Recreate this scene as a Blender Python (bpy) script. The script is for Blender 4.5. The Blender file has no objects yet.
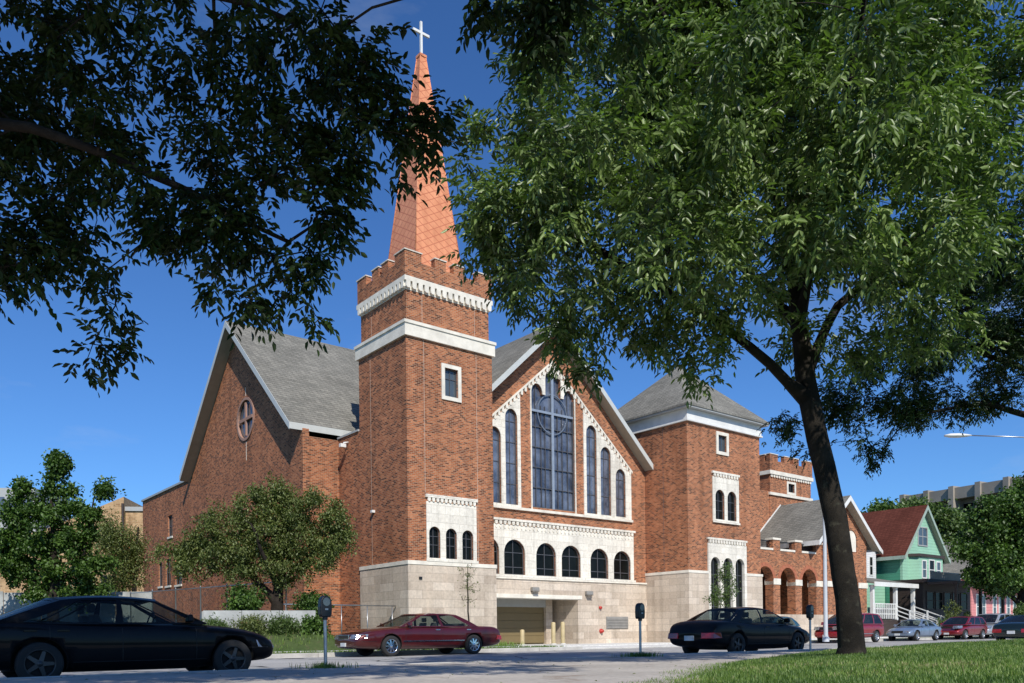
SKY=.082; SUN=4.9
import bpy, bmesh, math, random
import numpy as np
from mathutils import Vector, Matrix, kdtree
from mathutils.geometry import tessellate_polygon
R = math.radians
rnd = random.Random(7)
scene = bpy.context.scene
col = scene.collection
TH = R(38.9)
UX, UY = math.cos(TH), math.sin(TH)
OX, OY = -4.69, 38.0
def W(a, b, z=0.0):
    """street-aligned ground coordinates (a along the street, b away from it) to world metres"""
    return Vector((OX + a*UX - b*UY, OY + a*UY + b*UX, z))

# ------------------------------------------------------------------ materials
def newmat(name):
    m = bpy.data.materials.new(name); m.use_nodes = True
    nt = m.node_tree; b = nt.nodes['Principled BSDF']
    return m, nt, b
def N(nt, t, **k):
    n = nt.nodes.new(t)
    for a, v in k.items(): setattr(n, a, v)
    return n
def ramp(nt, fac, stops, interp='LINEAR'):
    r = N(nt, 'ShaderNodeValToRGB'); r.color_ramp.interpolation = interp
    el = r.color_ramp.elements
    while len(el) < len(stops): el.new(0.5)
    for e, (p, c) in zip(el, stops):
        e.position = p; e.color = (*c, 1)
    nt.links.new(fac, r.inputs[0]); return r.outputs[0]
def noise(nt, scale, detail=4, vec=None, rough=.55):
    n = N(nt, 'ShaderNodeTexNoise'); n.inputs['Scale'].default_value = scale
    n.inputs['Detail'].default_value = detail; n.inputs['Roughness'].default_value = rough
    if vec is not None: nt.links.new(vec, n.inputs['Vector'])
    return n.outputs['Fac']
def mix(nt, a, b, f, mode='MIX'):
    m = N(nt, 'ShaderNodeMix'); m.data_type = 'RGBA'; m.blend_type = mode
    for s, v in ((6, a), (7, b)):
        if isinstance(v, tuple): m.inputs[s].default_value = (*v, 1)
        else: nt.links.new(v, m.inputs[s])
    if isinstance(f, (int, float)): m.inputs[0].default_value = f
    else: nt.links.new(f, m.inputs[0])
    return m.outputs[2]
def bump(nt, b, h, strength=.3, dist=.02):
    n = N(nt, 'ShaderNodeBump'); n.inputs['Strength'].default_value = strength; n.inputs['Distance'].default_value = dist
    nt.links.new(h, n.inputs['Height']); nt.links.new(n.outputs[0], b.inputs['Normal'])
def objvec(nt):
    return N(nt, 'ShaderNodeTexCoord').outputs['Object']
def wallvec(nt):
    """object x+y along the wall, z up: works on walls facing either way"""
    s = N(nt, 'ShaderNodeSeparateXYZ'); nt.links.new(objvec(nt), s.inputs[0])
    a = N(nt, 'ShaderNodeMath'); a.operation = 'ADD'
    nt.links.new(s.outputs[0], a.inputs[0]); nt.links.new(s.outputs[1], a.inputs[1])
    c = N(nt, 'ShaderNodeCombineXYZ'); nt.links.new(a.outputs[0], c.inputs[0]); nt.links.new(s.outputs[2], c.inputs[1])
    return c.outputs[0]
def plain(name, c, rough=.6, metal=0., var=.12, scale=3., bmp=0., spec=.5, coat=0.):
    m, nt, b = newmat(name)
    f = noise(nt, scale, 5, objvec(nt))
    lo = tuple(max(0, x*(1-var)) for x in c); hi = tuple(min(1, x*(1+var)) for x in c)
    nt.links.new(ramp(nt, f, [(.3, lo), (.7, hi)]), b.inputs['Base Color'])
    b.inputs['Roughness'].default_value = rough; b.inputs['Metallic'].default_value = metal
    b.inputs['Specular IOR Level'].default_value = spec
    if coat: b.inputs['Coat Weight'].default_value = coat; b.inputs['Coat Roughness'].default_value = .03
    if bmp: bump(nt, b, noise(nt, scale*12, 4, objvec(nt)), bmp, .02)
    return m
def brickmat(name, stops, mortar, bw=.30, bh=.10, ms=.013, squash=.5, big=.12, gain=1.):
    m, nt, b = newmat(name); v = wallvec(nt)
    t = N(nt, 'ShaderNodeTexBrick'); nt.links.new(v, t.inputs['Vector'])
    t.inputs['Scale'].default_value = 1; t.inputs['Brick Width'].default_value = bw; t.inputs['Row Height'].default_value = bh
    t.inputs['Mortar Size'].default_value = ms; t.inputs['Mortar Smooth'].default_value = .2; t.inputs['Bias'].default_value = 0
    t.inputs['Color1'].default_value = (0, 0, 0, 1); t.inputs['Color2'].default_value = (1, 1, 1, 1); t.inputs['Mortar'].default_value = (.5, .5, .5, 1)
    bw2 = N(nt, 'ShaderNodeRGBToBW'); nt.links.new(t.outputs['Color'], bw2.inputs[0])
    base = ramp(nt, bw2.outputs[0], stops)
    cm = mix(nt, base, mortar, t.outputs['Fac'])
    g = ramp(nt, noise(nt, .35, 5, objvec(nt)), [(.3, (1-big,)*3), (.7, (1+big,)*3)])
    cm = mix(nt, cm, g, 1., 'MULTIPLY')
    g2 = ramp(nt, noise(nt, 9, 3, objvec(nt)), [(.3, (.88,)*3), (.7, (1.1,)*3)])
    cm = mix(nt, cm, g2, 1., 'MULTIPLY')
    mp = N(nt, 'ShaderNodeMapping'); mp.inputs['Scale'].default_value = (1.6, 1.6, .13); nt.links.new(objvec(nt), mp.inputs[0])
    g3 = ramp(nt, noise(nt, 1., 6, mp.outputs[0], .65), [(.3, (.72, .71, .70)), (.5, (1., 1., 1.)), (.75, (1.14, 1.12, 1.1))])
    cm = mix(nt, cm, g3, .9, 'MULTIPLY')
    nt.links.new(cm, b.inputs['Base Color']); b.inputs['Roughness'].default_value = .88
    b.inputs['Specular IOR Level'].default_value = .2
    inv = N(nt, 'ShaderNodeMath'); inv.operation = 'SUBTRACT'; inv.inputs[0].default_value = 1
    nt.links.new(t.outputs['Fac'], inv.inputs[1]); bump(nt, b, inv.outputs[0], .45, .012)
    return m
M = {}
M['brick'] = brickmat('red_brick', [(0, (.10, .032, .018)), (.12, (.14, .045, .024)), (.25, (.235, .075, .034)), (.6, (.36, .113, .046)), (1, (.47, .178, .08))], (.38, .26, .17), .22, .08, .010)
M['brick_shade'] = brickmat('brick_painted_shade', [(0, (.03, .01, .006)), (.4, (.07, .022, .012)), (1, (.11, .035, .018))], (.08, .05, .035))  # darkened brick: shade inside the arcade is put into the colour
M['tan_brick'] = brickmat('tan_brick', [(0, (.30, .18, .09)), (.5, (.42, .27, .14)), (1, (.5, .33, .18))], (.45, .34, .22), .5, .2)
M['block'] = brickmat('beige_block', [(0, (.45, .37, .29)), (.5, (.54, .455, .36)), (1, (.62, .53, .43))], (.42, .35, .28), 1.2, .40, .012, big=.07)
M['cream'] = brickmat('cream_block', [(0, (.68, .64, .55)), (1, (.78, .74, .64))], (.58, .54, .46), .8, .40, .012, big=.05)
M['white_stone'] = plain('white_cast_stone', (.71, .665, .565), .8, var=.15, scale=2.2, bmp=.12)
M['white_paint'] = plain('white_paint', (.70, .70, .67), .5, var=.10, scale=1.6)
M['grey_paint'] = plain('grey_trim', (.36, .37, .36), .5, var=.06)
M['tan_trim'] = plain('tan_fascia', (.34, .31, .24), .5, var=.08)
M['copper'] = None
def shingle(name, c1, c2, rw=.32, rh=.16, dark=.5):
    m, nt, b = newmat(name); v = wallvec(nt)
    t = N(nt, 'ShaderNodeTexBrick'); nt.links.new(v, t.inputs['Vector'])
    t.inputs['Scale'].default_value = 1; t.inputs['Brick Width'].default_value = rw; t.inputs['Row Height'].default_value = rh
    t.inputs['Mortar Size'].default_value = .012; t.inputs['Bias'].default_value = 0
    t.inputs['Color1'].default_value = (*c1, 1); t.inputs['Color2'].default_value = (*c2, 1)
    t.inputs['Mortar'].default_value = (*[x*dark for x in c1], 1)
    g = ramp(nt, noise(nt, .5, 6, objvec(nt)), [(.3, (.82,)*3), (.7, (1.14,)*3)])
    g2 = ramp(nt, noise(nt, 14, 3, objvec(nt)), [(.3, (.75,)*3), (.7, (1.25,)*3)])
    cm = mix(nt, mix(nt, t.outputs['Color'], g, 1., 'MULTIPLY'), g2, 1., 'MULTIPLY')
    nt.links.new(cm, b.inputs['Base Color']); b.inputs['Roughness'].default_value = .95
    b.inputs['Specular IOR Level'].default_value = .1
    bump(nt, b, t.outputs['Fac'], -.4, .01)
    return m
M['shingle'] = shingle('grey_shingles', (.17, .165, .145), (.235, .225, .195))
M['red_shingle'] = shingle('red_brown_shingles', (.10, .032, .022), (.135, .044, .03))
M['pale_shingle'] = shingle('pale_grey_shingles', (.30, .34, .33), (.38, .42, .40))
def copper():
    m, nt, b = newmat('copper_diamond_tiles'); v = objvec(nt)
    s = N(nt, 'ShaderNodeSeparateXYZ'); nt.links.new(v, s.inputs[0])
    h = N(nt, 'ShaderNodeMath'); h.operation = 'SUBTRACT'; nt.links.new(s.outputs[0], h.inputs[0]); nt.links.new(s.outputs[1], h.inputs[1])
    def lin(kx, kz, off):
        a = N(nt, 'ShaderNodeMath'); a.operation = 'MULTIPLY'; a.inputs[1].default_value = kx; nt.links.new(h.outputs[0], a.inputs[0])
        c = N(nt, 'ShaderNodeMath'); c.operation = 'MULTIPLY_ADD'; c.inputs[1].default_value = kz; nt.links.new(s.outputs[2], c.inputs[0]); nt.links.new(a.outputs[0], c.inputs[2])
        f = N(nt, 'ShaderNodeMath'); f.operation = 'FRACT'; nt.links.new(c.outputs[0], f.inputs[0])
        g = N(nt, 'ShaderNodeMath'); g.operation = 'LESS_THAN'; g.inputs[1].default_value = .11; nt.links.new(f.outputs[0], g.inputs[0])
        return g.outputs[0]
    mx = N(nt, 'ShaderNodeMath'); mx.operation = 'MAXIMUM'
    nt.links.new(lin(1.6, 2.5, 0), mx.inputs[0]); nt.links.new(lin(-1.6, 2.5, 0), mx.inputs[1])
    c = ramp(nt, noise(nt, 1.2, 4, v), [(.3, (.68, .265, .125)), (.7, (.80, .335, .165))])
    mp = N(nt, 'ShaderNodeMapping'); mp.inputs['Scale'].default_value = (4, 4, .25); nt.links.new(v, mp.inputs[0])
    c = mix(nt, c, ramp(nt, noise(nt, 1., 5, mp.outputs[0], .6), [(.3, (.82, .78, .76)), (.6, (1.05,)*3)]), .9, 'MULTIPLY')
    cm = mix(nt, c, (.50, .155, .072), mx.outputs[0])
    nt.links.new(cm, b.inputs['Base Color']); b.inputs['Roughness'].default_value = .45; b.inputs['Metallic'].default_value = .1
    bump(nt, b, mx.outputs[0], -.6, .02)
    return m
M['copper'] = copper()
def glassy(name, c, rough=.06, ior=1.9, wave=.15, scale=.9, c2=None):
    m, nt, b = newmat(name)
    f = noise(nt, scale, 5, objvec(nt), .65)
    nt.links.new(ramp(nt, f, [(.35, c), (.68, c2 or tuple(x*1.6 for x in c))]), b.inputs['Base Color'])
    b.inputs['Roughness'].default_value = rough; b.inputs['IOR'].default_value = ior
    bump(nt, b, noise(nt, 1.3, 2, objvec(nt)), wave, .03)
    return m
M['glass_blue'] = glassy('blue_glass_painted_sky', (.03, .036, .055), c2=(.16, .185, .24), ior=1.8, scale=.9, wave=.3)  # pale patches are a painted reflection of cloudy sky
M['glass_dark'] = glassy('dark_window_glass', (.004, .005, .005), c2=(.010, .012, .011), ior=1.2, wave=.05)
M['glass_grey'] = glassy('grey_window_glass', (.05, .065, .075), ior=1.7)
M['mullion'] = plain('bronze_mullion', (.11, .11, .115), .4, .3)
M['mullion_light'] = plain('silver_mullion', (.36, .40, .44), .35, .4)
M['garage'] = plain('tan_garage_door', (.17, .125, .055), .6, var=.05)
M['interior_shade'] = plain('painted_interior_shade', (.02, .018, .016), .9)  # near-black colour stands in for indoor shade
M['soffit'] = plain('soffit', (.10, .09, .08), .8)
M['steel'] = plain('galvanised_steel', (.38, .39, .40), .35, .8)
M['yellow'] = plain('faded_yellow_paint', (.46, .37, .20), .6)
M['red_paint'] = plain('red_paint', (.45, .03, .02), .4)
M['black_metal'] = plain('black_enamel', (.012, .012, .013), .35)
M['lamp_metal'] = plain('grey_lamp_housing', (.25, .24, .22), .5)
M['concrete'] = plain('weathered_concrete', (.50, .49, .45), .9, var=.16, scale=1.2, bmp=.15)
M['mint'] = None
def siding(name, c, step=.14):
    m, nt, b = newmat(name)
    s = N(nt, 'ShaderNodeSeparateXYZ'); nt.links.new(objvec(nt), s.inputs[0])
    d = N(nt, 'ShaderNodeMath'); d.operation = 'DIVIDE'; d.inputs[1].default_value = step; nt.links.new(s.outputs[2], d.inputs[0])
    f = N(nt, 'ShaderNodeMath'); f.operation = 'FRACT'; nt.links.new(d.outputs[0], f.inputs[0])
    c0 = ramp(nt, f.outputs[0], [(0, tuple(x*.45 for x in c)), (.16, c), (1, tuple(x*1.04 for x in c))])
    g = ramp(nt, noise(nt, .8, 5, objvec(nt)), [(.3, (.9,)*3), (.7, (1.08,)*3)])
    nt.links.new(mix(nt, c0, g, 1., 'MULTIPLY'), b.inputs['Base Color']); b.inputs['Roughness'].default_value = .6
    bump(nt, b, f.outputs[0], .5, .02)
    return m
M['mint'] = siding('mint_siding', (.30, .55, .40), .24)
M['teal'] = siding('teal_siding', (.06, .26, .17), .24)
M['pink'] = siding('pink_siding', (.58, .22, .21), .3)
M['dark_siding'] = siding('dark_siding', (.05, .035, .03), .2)
M['white_siding'] = siding('white_siding', (.74, .75, .76), .2)

# ------------------------------------------------------------------ mesh helper
class MB:
    def __init__(s): s.v = []; s.f = []; s.m = []; s.sm = []
    def add(s, vs, fs, mi=0, smooth=False):
        o = len(s.v); s.v += [tuple(v) for v in vs]
        for f in fs: s.f.append([i+o for i in f]); s.m.append(mi); s.sm.append(smooth)
        return s
    def box(s, x0, x1, y0, y1, z0, z1, mi=0):
        return s.add([(x0,y0,z0),(x1,y0,z0),(x1,y1,z0),(x0,y1,z0),(x0,y0,z1),(x1,y0,z1),(x1,y1,z1),(x0,y1,z1)],
              [(0,3,2,1),(4,5,6,7),(0,1,5,4),(1,2,6,5),(2,3,7,6),(3,0,4,7)], mi)
    def hexa(s, pts, mi=0):
        return s.add(pts, [(0,3,2,1),(4,5,6,7),(0,1,5,4),(1,2,6,5),(2,3,7,6),(3,0,4,7)], mi)
    def prism(s, poly, d, mi=0):
        """closed polygon of 3-D points extruded by the vector d"""
        n = len(poly); P = [Vector(p) for p in poly]; Q = [p+Vector(d) for p in P]
        return s.add(P+Q, [list(range(n))[::-1], [n+i for i in range(n)]] + [(i, (i+1) % n, n+(i+1) % n, n+i) for i in range(n)], mi)
    def plate(s, loops, fn, t0, t1, mi=0):
        """outer loop + hole loops in 2-D, fn(p, q, t) -> 3-D, between t0 and t1"""
        tri = tessellate_polygon([[Vector((p[0], p[1], 0)) for p in l] for l in loops])
        flat = [p for l in loops for p in l]; n = len(flat)
        vs = [fn(p[0], p[1], t0) for p in flat] + [fn(p[0], p[1], t1) for p in flat]
        fs = [tuple(t) for t in tri] + [tuple(n+i for i in t[::-1]) for t in tri]
        o = 0
        for l in loops:
            k = len(l); fs += [(o+i, o+(i+1) % k, n+o+(i+1) % k, n+o+i) for i in range(k)]; o += k
        return s.add(vs, fs, mi)
    def tube(s, pts, rad, n=8, mi=0, smooth=True):
        P = [Vector(p) for p in pts]; rad = rad if isinstance(rad, (list, tuple)) else [rad]*len(P)
        vs = []; up = Vector((.13, .21, .97))
        for i, p in enumerate(P):
            d = (P[min(i+1, len(P)-1)]-P[max(i-1, 0)]).normalized()
            if abs(d.dot(up)) > .95: up = Vector((.97, .1, .2))
            x = d.cross(up).normalized(); y = d.cross(x)
            vs += [p + (x*math.cos(2*math.pi*k/n)+y*math.sin(2*math.pi*k/n))*rad[i] for k in range(n)]
        fs = [(i*n+k, i*n+(k+1) % n, (i+1)*n+(k+1) % n, (i+1)*n+k) for i in range(len(P)-1) for k in range(n)]
        fs += [tuple(range(n))[::-1], tuple((len(P)-1)*n+k for k in range(n))]
        return s.add(vs, fs, mi, smooth)
    def lathe(s, prof, axis='z', c=(0,0,0), n=24, mi=0, smooth=True):
        vs = []
        for (r, h) in prof:
            for k in range(n):
                a = 2*math.pi*k/n; p, q = r*math.cos(a), r*math.sin(a)
                vs.append({'z': (c[0]+p, c[1]+q, c[2]+h), 'y': (c[0]+p, c[1]+h, c[2]+q), 'x': (c[0]+h, c[1]+p, c[2]+q)}[axis])
        fs = [(i*n+k, i*n+(k+1) % n, (i+1)*n+(k+1) % n, (i+1)*n+k) for i in range(len(prof)-1) for k in range(n)]
        return s.add(vs, fs, mi, smooth)
    def build(s, name, mats, parent=None, loc=None, rotz=0, bevel=0):
        me = bpy.data.meshes.new(name); me.from_pydata(s.v, [], s.f)
        for m in (mats if isinstance(mats, list) else [mats]): me.materials.append(M[m] if isinstance(m, str) else m)
        me.polygons.foreach_set('material_index', s.m); me.polygons.foreach_set('use_smooth', s.sm)
        bm = bmesh.new(); bm.from_mesh(me); bmesh.ops.recalc_face_normals(bm, faces=bm.faces); bm.to_mesh(me); bm.free()
        me.update()
        o = bpy.data.objects.new(name, me); col.objects.link(o)
        if parent: o.parent = parent
        if loc is not None: o.location = loc
        o.rotation_euler.z = rotz
        if bevel:
            b = o.modifiers.new('bevel', 'BEVEL'); b.width = bevel; b.segments = 2; b.limit_method = 'ANGLE'
        return o
def empty(name, loc, rotz=0):
    o = bpy.data.objects.new(name, None); col.objects.link(o); o.location = loc; o.rotation_euler.z = rotz; return o
def tag(o, label=None, cat=None, group=None, kind=None):
    if label: o['label'] = label
    if cat: o['category'] = cat
    if group: o['group'] = group
    if kind: o['kind'] = kind
    return o
def rect(x0, x1, z0, z1): return [(x0,z0),(x1,z0),(x1,z1),(x0,z1)]
def arch(x0, x1, z0, zt, n=12, rr=None):
    r = (x1-x0)/2; rz = r if rr is None else rr; cx = (x0+x1)/2
    return [(x0,z0),(x1,z0)] + [(cx+r*math.cos(math.pi*i/n), zt-rz+rz*math.sin(math.pi*i/n)) for i in range(n+1)]
FB = lambda b0: (lambda p, q, t: (p, b0+t, q))      # wall lying along a: thickness runs in b
FA = lambda a0: (lambda p, q, t: (a0+t, p, q))      # wall lying along b
def arched_window(root, plane, x0, x1, z0, zt, cols=2, rows=(.0,), name='window', glass='glass_dark', bar='mullion', depth=.14, w=.045, arched=True, rr=None):
    """frame and mullions, the glass a pane of its own; plane 'b' lies on b0, faces -b"""
    kind, c0 = plane; fn = (FB if kind == 'b' else FA)(c0)
    mk = (lambda i: arch(x0+i, x1-i, z0+i, zt-i, 12, None if rr is None else rr-i)) if arched else (lambda i: rect(x0+i, x1-i, z0+i, zt-i))
    f = MB(); f.plate([mk(0.002), mk(w)], fn, depth-.05, depth+.03)
    r = (x1-x0)/2 if rr is None else rr
    for k in range(1, cols):
        x = x0+(x1-x0)*k/cols; top = zt-w/2
        if arched: u = abs(x-(x0+x1)/2)/((x1-x0)/2); top = zt-r+r*math.sqrt(max(0, 1-u*u))-w/2
        f.plate([rect(x-w/2.6, x+w/2.6, z0+w, top)], fn, depth-.035, depth+.02)
    for z in rows:
        if z: f.plate([rect(x0+w, x1-w, z-w/2.6, z+w/2.6)], fn, depth-.032, depth+.018)
    o = f.build(name, bar, root)
    g = MB(); g.plate([mk(w*.5)], fn, depth, depth+.012); g.build('pane', glass, o)
    return o
M['grey_trim2'] = plain('weathered_grey_fascia', (.50, .52, .50), .5, var=.05)
M['rose_trim'] = plain('pinkish_stone_tracery', (.34, .20, .15), .8, var=.08)
M['porch_door'] = plain('orange_door', (.35, .10, .04), .5)
M['concrete_white'] = plain('whitewashed_concrete', (.38, .39, .375), .85, var=.3, scale=1.3, bmp=.12)
M['brick_arch'] = plain('arch_brick', (.36, .125, .065), .9, var=.3, scale=7)
M['pole_grey'] = plain('painted_pole', (.50, .52, .54), .5, var=.05)
M['joint'] = plain('mortar_joint', (.46, .33, .25), .9)
M['apt'] = plain('weathered_precast', (.30, .265, .22), .9, var=.15, scale=.3)
M['ring_metal'] = plain('grey_ring_bar', (.20, .23, .27), .4, .4)
M['sage_trim'] = plain('sage_trim_paint', (.30, .38, .32), .6)
# ------------------------------------------------------------------ the church (local x = a along street, y = b away from street)
GZ = .2
church = empty('church', (OX, OY, 0), TH)
tag(church, 'red brick church with copper steeple, tall gable window and grey shingle roofs', 'church')
def child(mb, name, mats, parent=church, **k): return mb.build(name, mats, parent, **k)
def dentils_b(mb, a0, a1, b, z0, z1, step=.3, w=.16, d=.09):
    n = max(1, int(round((a1-a0)/step)))
    for i in range(n):
        x = a0+(a1-a0)*(i+.5)/n
        mb.prism([(x-w/2, b, z0+.06), (x-w/4, b, z0), (x+w/4, b, z0), (x+w/2, b, z0+.06), (x+w/2, b, z1), (x-w/2, b, z1)], (0, -d, 0))
def dentils_a(mb, b0, b1, a, z0, z1, step=.3, w=.16, d=.09):
    n = max(1, int(round((b1-b0)/step)))
    for i in range(n):
        x = b0+(b1-b0)*(i+.5)/n
        mb.prism([(a, x-w/2, z0+.06), (a, x-w/4, z0), (a, x+w/4, z0), (a, x+w/2, z0+.06), (a, x+w/2, z1), (a, x-w/2, z1)], (-d, 0, 0))

# -- bell tower: a 0..4.95, b 0..4.45
TA, TB = 4.95, 4.45
win3 = [(1.11, 1.74, 5.80), (2.05, 2.69, 5.77), (3.0, 3.66, 5.75)]
m = MB()
holes = [arch(x0, x1, 4.32, zt) for x0, x1, zt in win3] + [rect(2.10, 2.87, 12.03, 13.37)]
m.plate([rect(0, TA, 4.10, 14.45)] + holes, FB(0), 0, .3)
m.box(0, .3, .301, TB, 4.10, 14.45); m.box(TA-.3, TA, .301, TB, 4.10, 14.45); m.box(.301, TA-.301, TB-.3, TB, 4.10, 14.45)
I = .1
for (x0, x1, y0, y1) in ((I, TA-I, I, .4), (I, .4, .401, TB-I), (TA-.4, TA-I, .401, TB-I), (.401, TA-.401, TB-.4, TB-I)):
    m.box(x0, x1, y0, y1, 15.12, 16.80)
E_ = .02
for (x0, x1, y0, y1) in ((-E_, TA+E_, -E_, .3), (-E_, .3, .301, TB+E_), (TA-.3, TA+E_, .301, TB+E_), (.301, TA-.301, TB-.3, TB+E_)):
    m.box(x0, x1, y0, y1, 17.2, 17.95)
def merlons(mb, cap, L0, L1, fixed, axis, n=4, z0=17.95, z1=18.38, t=.32, corner=.9, wid=.62):
    spans = [(L0, L0+corner), (L1-corner, L1)]
    inner = (L1-corner)-(L0+corner); k = n-2
    for i in range(k):
        c = L0+corner+inner*(i+1)/(k+1); spans.append((c-wid/2, c+wid/2))
    for s0, s1 in spans:
        lo, hi = (fixed, fixed+t)
        if axis == 'a': mb.box(s0, s1, lo, hi, z0, z1); cap.box(s0-.04, s1+.04, lo-.04, hi+.04, z1, z1+.05)
        else: mb.box(lo, hi, s0, s1, z0, z1); cap.box(lo-.04, hi+.04, s0-.04, s1+.04, z1, z1+.05)
cap = MB()
merlons(m, cap, -E_, TA+E_, -E_, 'a'); merlons(m, cap, -E_, TA+E_, TB+E_-.32, 'a')
merlons(m, cap, .31, TB-.31, -E_-.001, 'b', n=4, corner=.55); merlons(m, cap, .31, TB-.31, TA+E_-.319, 'b', n=4, corner=.55)
tower = child(m, 'bell_tower', 'brick'); child(cap, 'coping', 'cream', tower)
m = MB(); m.box(.06, TA-.06, .06, TB-.06, 17.0, 17.3); child(m, 'tower_roof', 'soffit', tower)
m = MB()
for (o, z0, z1) in ((.12, 14.45, 15.0), (.17, 15.0, 15.14)):
    m.box(-o, TA+o, -o, .0, z0, z1); m.box(-o, 0, .001, TB, z0, z1); m.box(TA, TA+o, .001, TB, z0, z1); m.box(-o, TA+o, TB+.001, TB+o, z0, z1)
    m.box(.0, TA, .0011, TB, z1-.05, z1-.01)
child(m, 'stone_band', 'white_stone', tower)
m = MB()
for (o, z0, z1) in ((.06, 16.98, 17.2),):
    m.box(-o, TA+o, -o, .2, z0, z1); m.box(-o, .2, .201, TB+o, z0, z1); m.box(TA-.2, TA+o, .201, TB+o, z0, z1); m.box(.201, TA-.201, TB-.2, TB+o, z0, z1)
for (x0, x1, y0, y1) in ((.08, TA-.08, .08, .22), (.08, .22, .221, TB-.08), (TA-.22, TA-.08, .221, TB-.08)): m.box(x0, x1, y0, y1, 16.62, 16.79)
dentils_b(m, -.03, TA+.03, .095, 16.66, 16.98, .33, .22, .16); dentils_a(m, 0, TB, .095, 16.66, 16.98, .33, .22, .16)
child(m, 'cornice', 'white_stone', tower)
# stone base
m = MB(); m.box(-.07, TA+.07, -.07, TB, -.3, 3.98); child(m, 'stone_base', 'block', tower)
m = MB(); m.box(-.10, TA+.10, -.10, TB+.02, 3.98, 4.16); child(m, 'water_table', 'white_stone', tower)
# control joints
m = MB()
for a in (.95, 3.98): m.box(a-.012, a+.012, -.006, .01, 7.35 if a < 3.9 else 4.16, 14.45); m.box(a-.012, a+.012, .094, .1005, 15.14, 16.6)
m.box(-.006, .01, 3.3, 3.325, 4.16, 14.45); m.box(.094, .1005, 3.3, 3.325, 15.14, 16.6)
child(m, 'control_joint', 'joint', tower)
# lower white panel
m = MB(); m.plate([rect(.98, 3.86, 4.16, 6.95)] + [arch(x0, x1, 4.32, zt) for x0, x1, zt in win3], FB(0), -.05, -.003)
m.box(.93, 3.91, -.12, -.003, 7.14, 7.28); dentils_b(m, 1.0, 3.84, -.004, 6.95, 7.14, .24, .15, .10); m.box(.93, 3.91, -.12, -.051, 4.16, 4.28)
child(m, 'window_surround', 'cream', tower)
m = MB(); m.plate([rect(1.92, 3.05, 11.85, 13.55), rect(2.10, 2.87, 12.03, 13.37)], FB(0), -.06, -.003); child(m, 'window_frame', 'white_stone', tower)
for x0, x1, zt in win3: arched_window(church, ('b', 0), x0, x1, 4.32, zt, 2, (4.95, 5.35), w=.035)
arched_window(church, ('b', 0), 2.10, 2.87, 12.03, 13.37, 2, (12.9,), arched=False, glass='glass_grey')
# steeple
ca, cb = TA/2, TB/2
spi = child(MB().hexa([(ca+i*h, cb+j*h, z) for z, h in ((17.31, 1.50), (29.4, .16)) for i, j in ((-1,-1),(1,-1),(1,1),(-1,1))]), 'steeple', 'copper')
m = MB()
for i, j in ((-1,-1),(1,-1),(1,1),(-1,1)): m.tube([(ca+i*1.50, cb+j*1.50, 17.31), (ca+i*.16, cb+j*.16, 29.4)], .03, 6)
m.box(ca-.2, ca+.2, cb-.2, cb+.2, 29.38, 29.5); child(m, 'ridge_cap', 'copper', spi)
m = MB(); m.box(ca-.055, ca+.055, cb-.05, cb+.05, 29.5, 31.2); m.box(ca-.47, ca-.055, cb-.048, cb+.048, 30.58, 30.70); m.box(ca+.055, ca+.47, cb-.048, cb+.048, 30.58, 30.70)
child(m, 'cross', 'white_paint', spi)

# -- main front gable: wall on b = 3
GB, GC, GA0, GA1 = 3.0, 11.6, 3.8, 19.38
SL = .92
APX = 18.25
def soff(a): return APX-SL*abs(a-GC)
low = [(6.10, 7.58, 5.98), (7.91, 9.41, 5.94), (10.21, 11.72, 5.88), (12.14, 13.66, 5.85), (14.45, 15.97, 5.80), (16.42, 17.93, 5.76)]
side = [(14.23, 15.10, 13.12), (15.40, 16.29, 11.98), (16.69, 17.57, 10.80)]
side += [(2*GC-x1, 2*GC-x0, zt) for x0, x1, zt in side]
ZS = 7.85
big = [(10.0, ZS), (13.3, ZS), (13.3, 14.45)] + [(12.88+.42*math.cos(t), 14.30+.55*math.sin(t)) for t in [math.pi*i/10 for i in range(1, 10)]] + [(12.46, 14.3)] + \
      [(12.25, 14.3), (12.25, 15.15)] + [(11.65+.60*math.cos(t), 15.15+.85*math.sin(t)) for t in [math.pi*i/12 for i in range(1, 12)]] + [(11.05, 15.15), (11.05, 14.3)] + \
      [(10.84, 14.30)] + [(10.42+.42*math.cos(t), 14.30+.55*math.sin(t)) for t in [math.pi*i/10 for i in range(1, 10)]] + [(10.0, 14.30)]
holes = [arch(a0, a1, ZS, zt, 12, .55) for a0, a1, zt in side] + [big] + [arch(*w) for w in [(a0, a1, 3.98, zt) for a0, a1, zt in low]]
m = MB()
m.plate([[(GA0, 3.86), (GA1, 3.86), (GA1, soff(GA1)), (GC, APX), (GA0, soff(GA0))]] + holes, FB(GB), 0, .35)
gab = child(m, 'front_gable_wall', 'brick')
# floor slabs and back wall painted near-black for interior shade behind the windows
m = MB(); m.box(4.2, 19.2, 9.0, 9.2, 3.6, 13); m.box(4.2, 19.2, 3.36, 9.0, 6.9, 7.1); m.box(4.2, 19.2, 3.36, 9.0, 3.55, 3.75); child(m, 'inner_wall', 'interior_shade')
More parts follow.
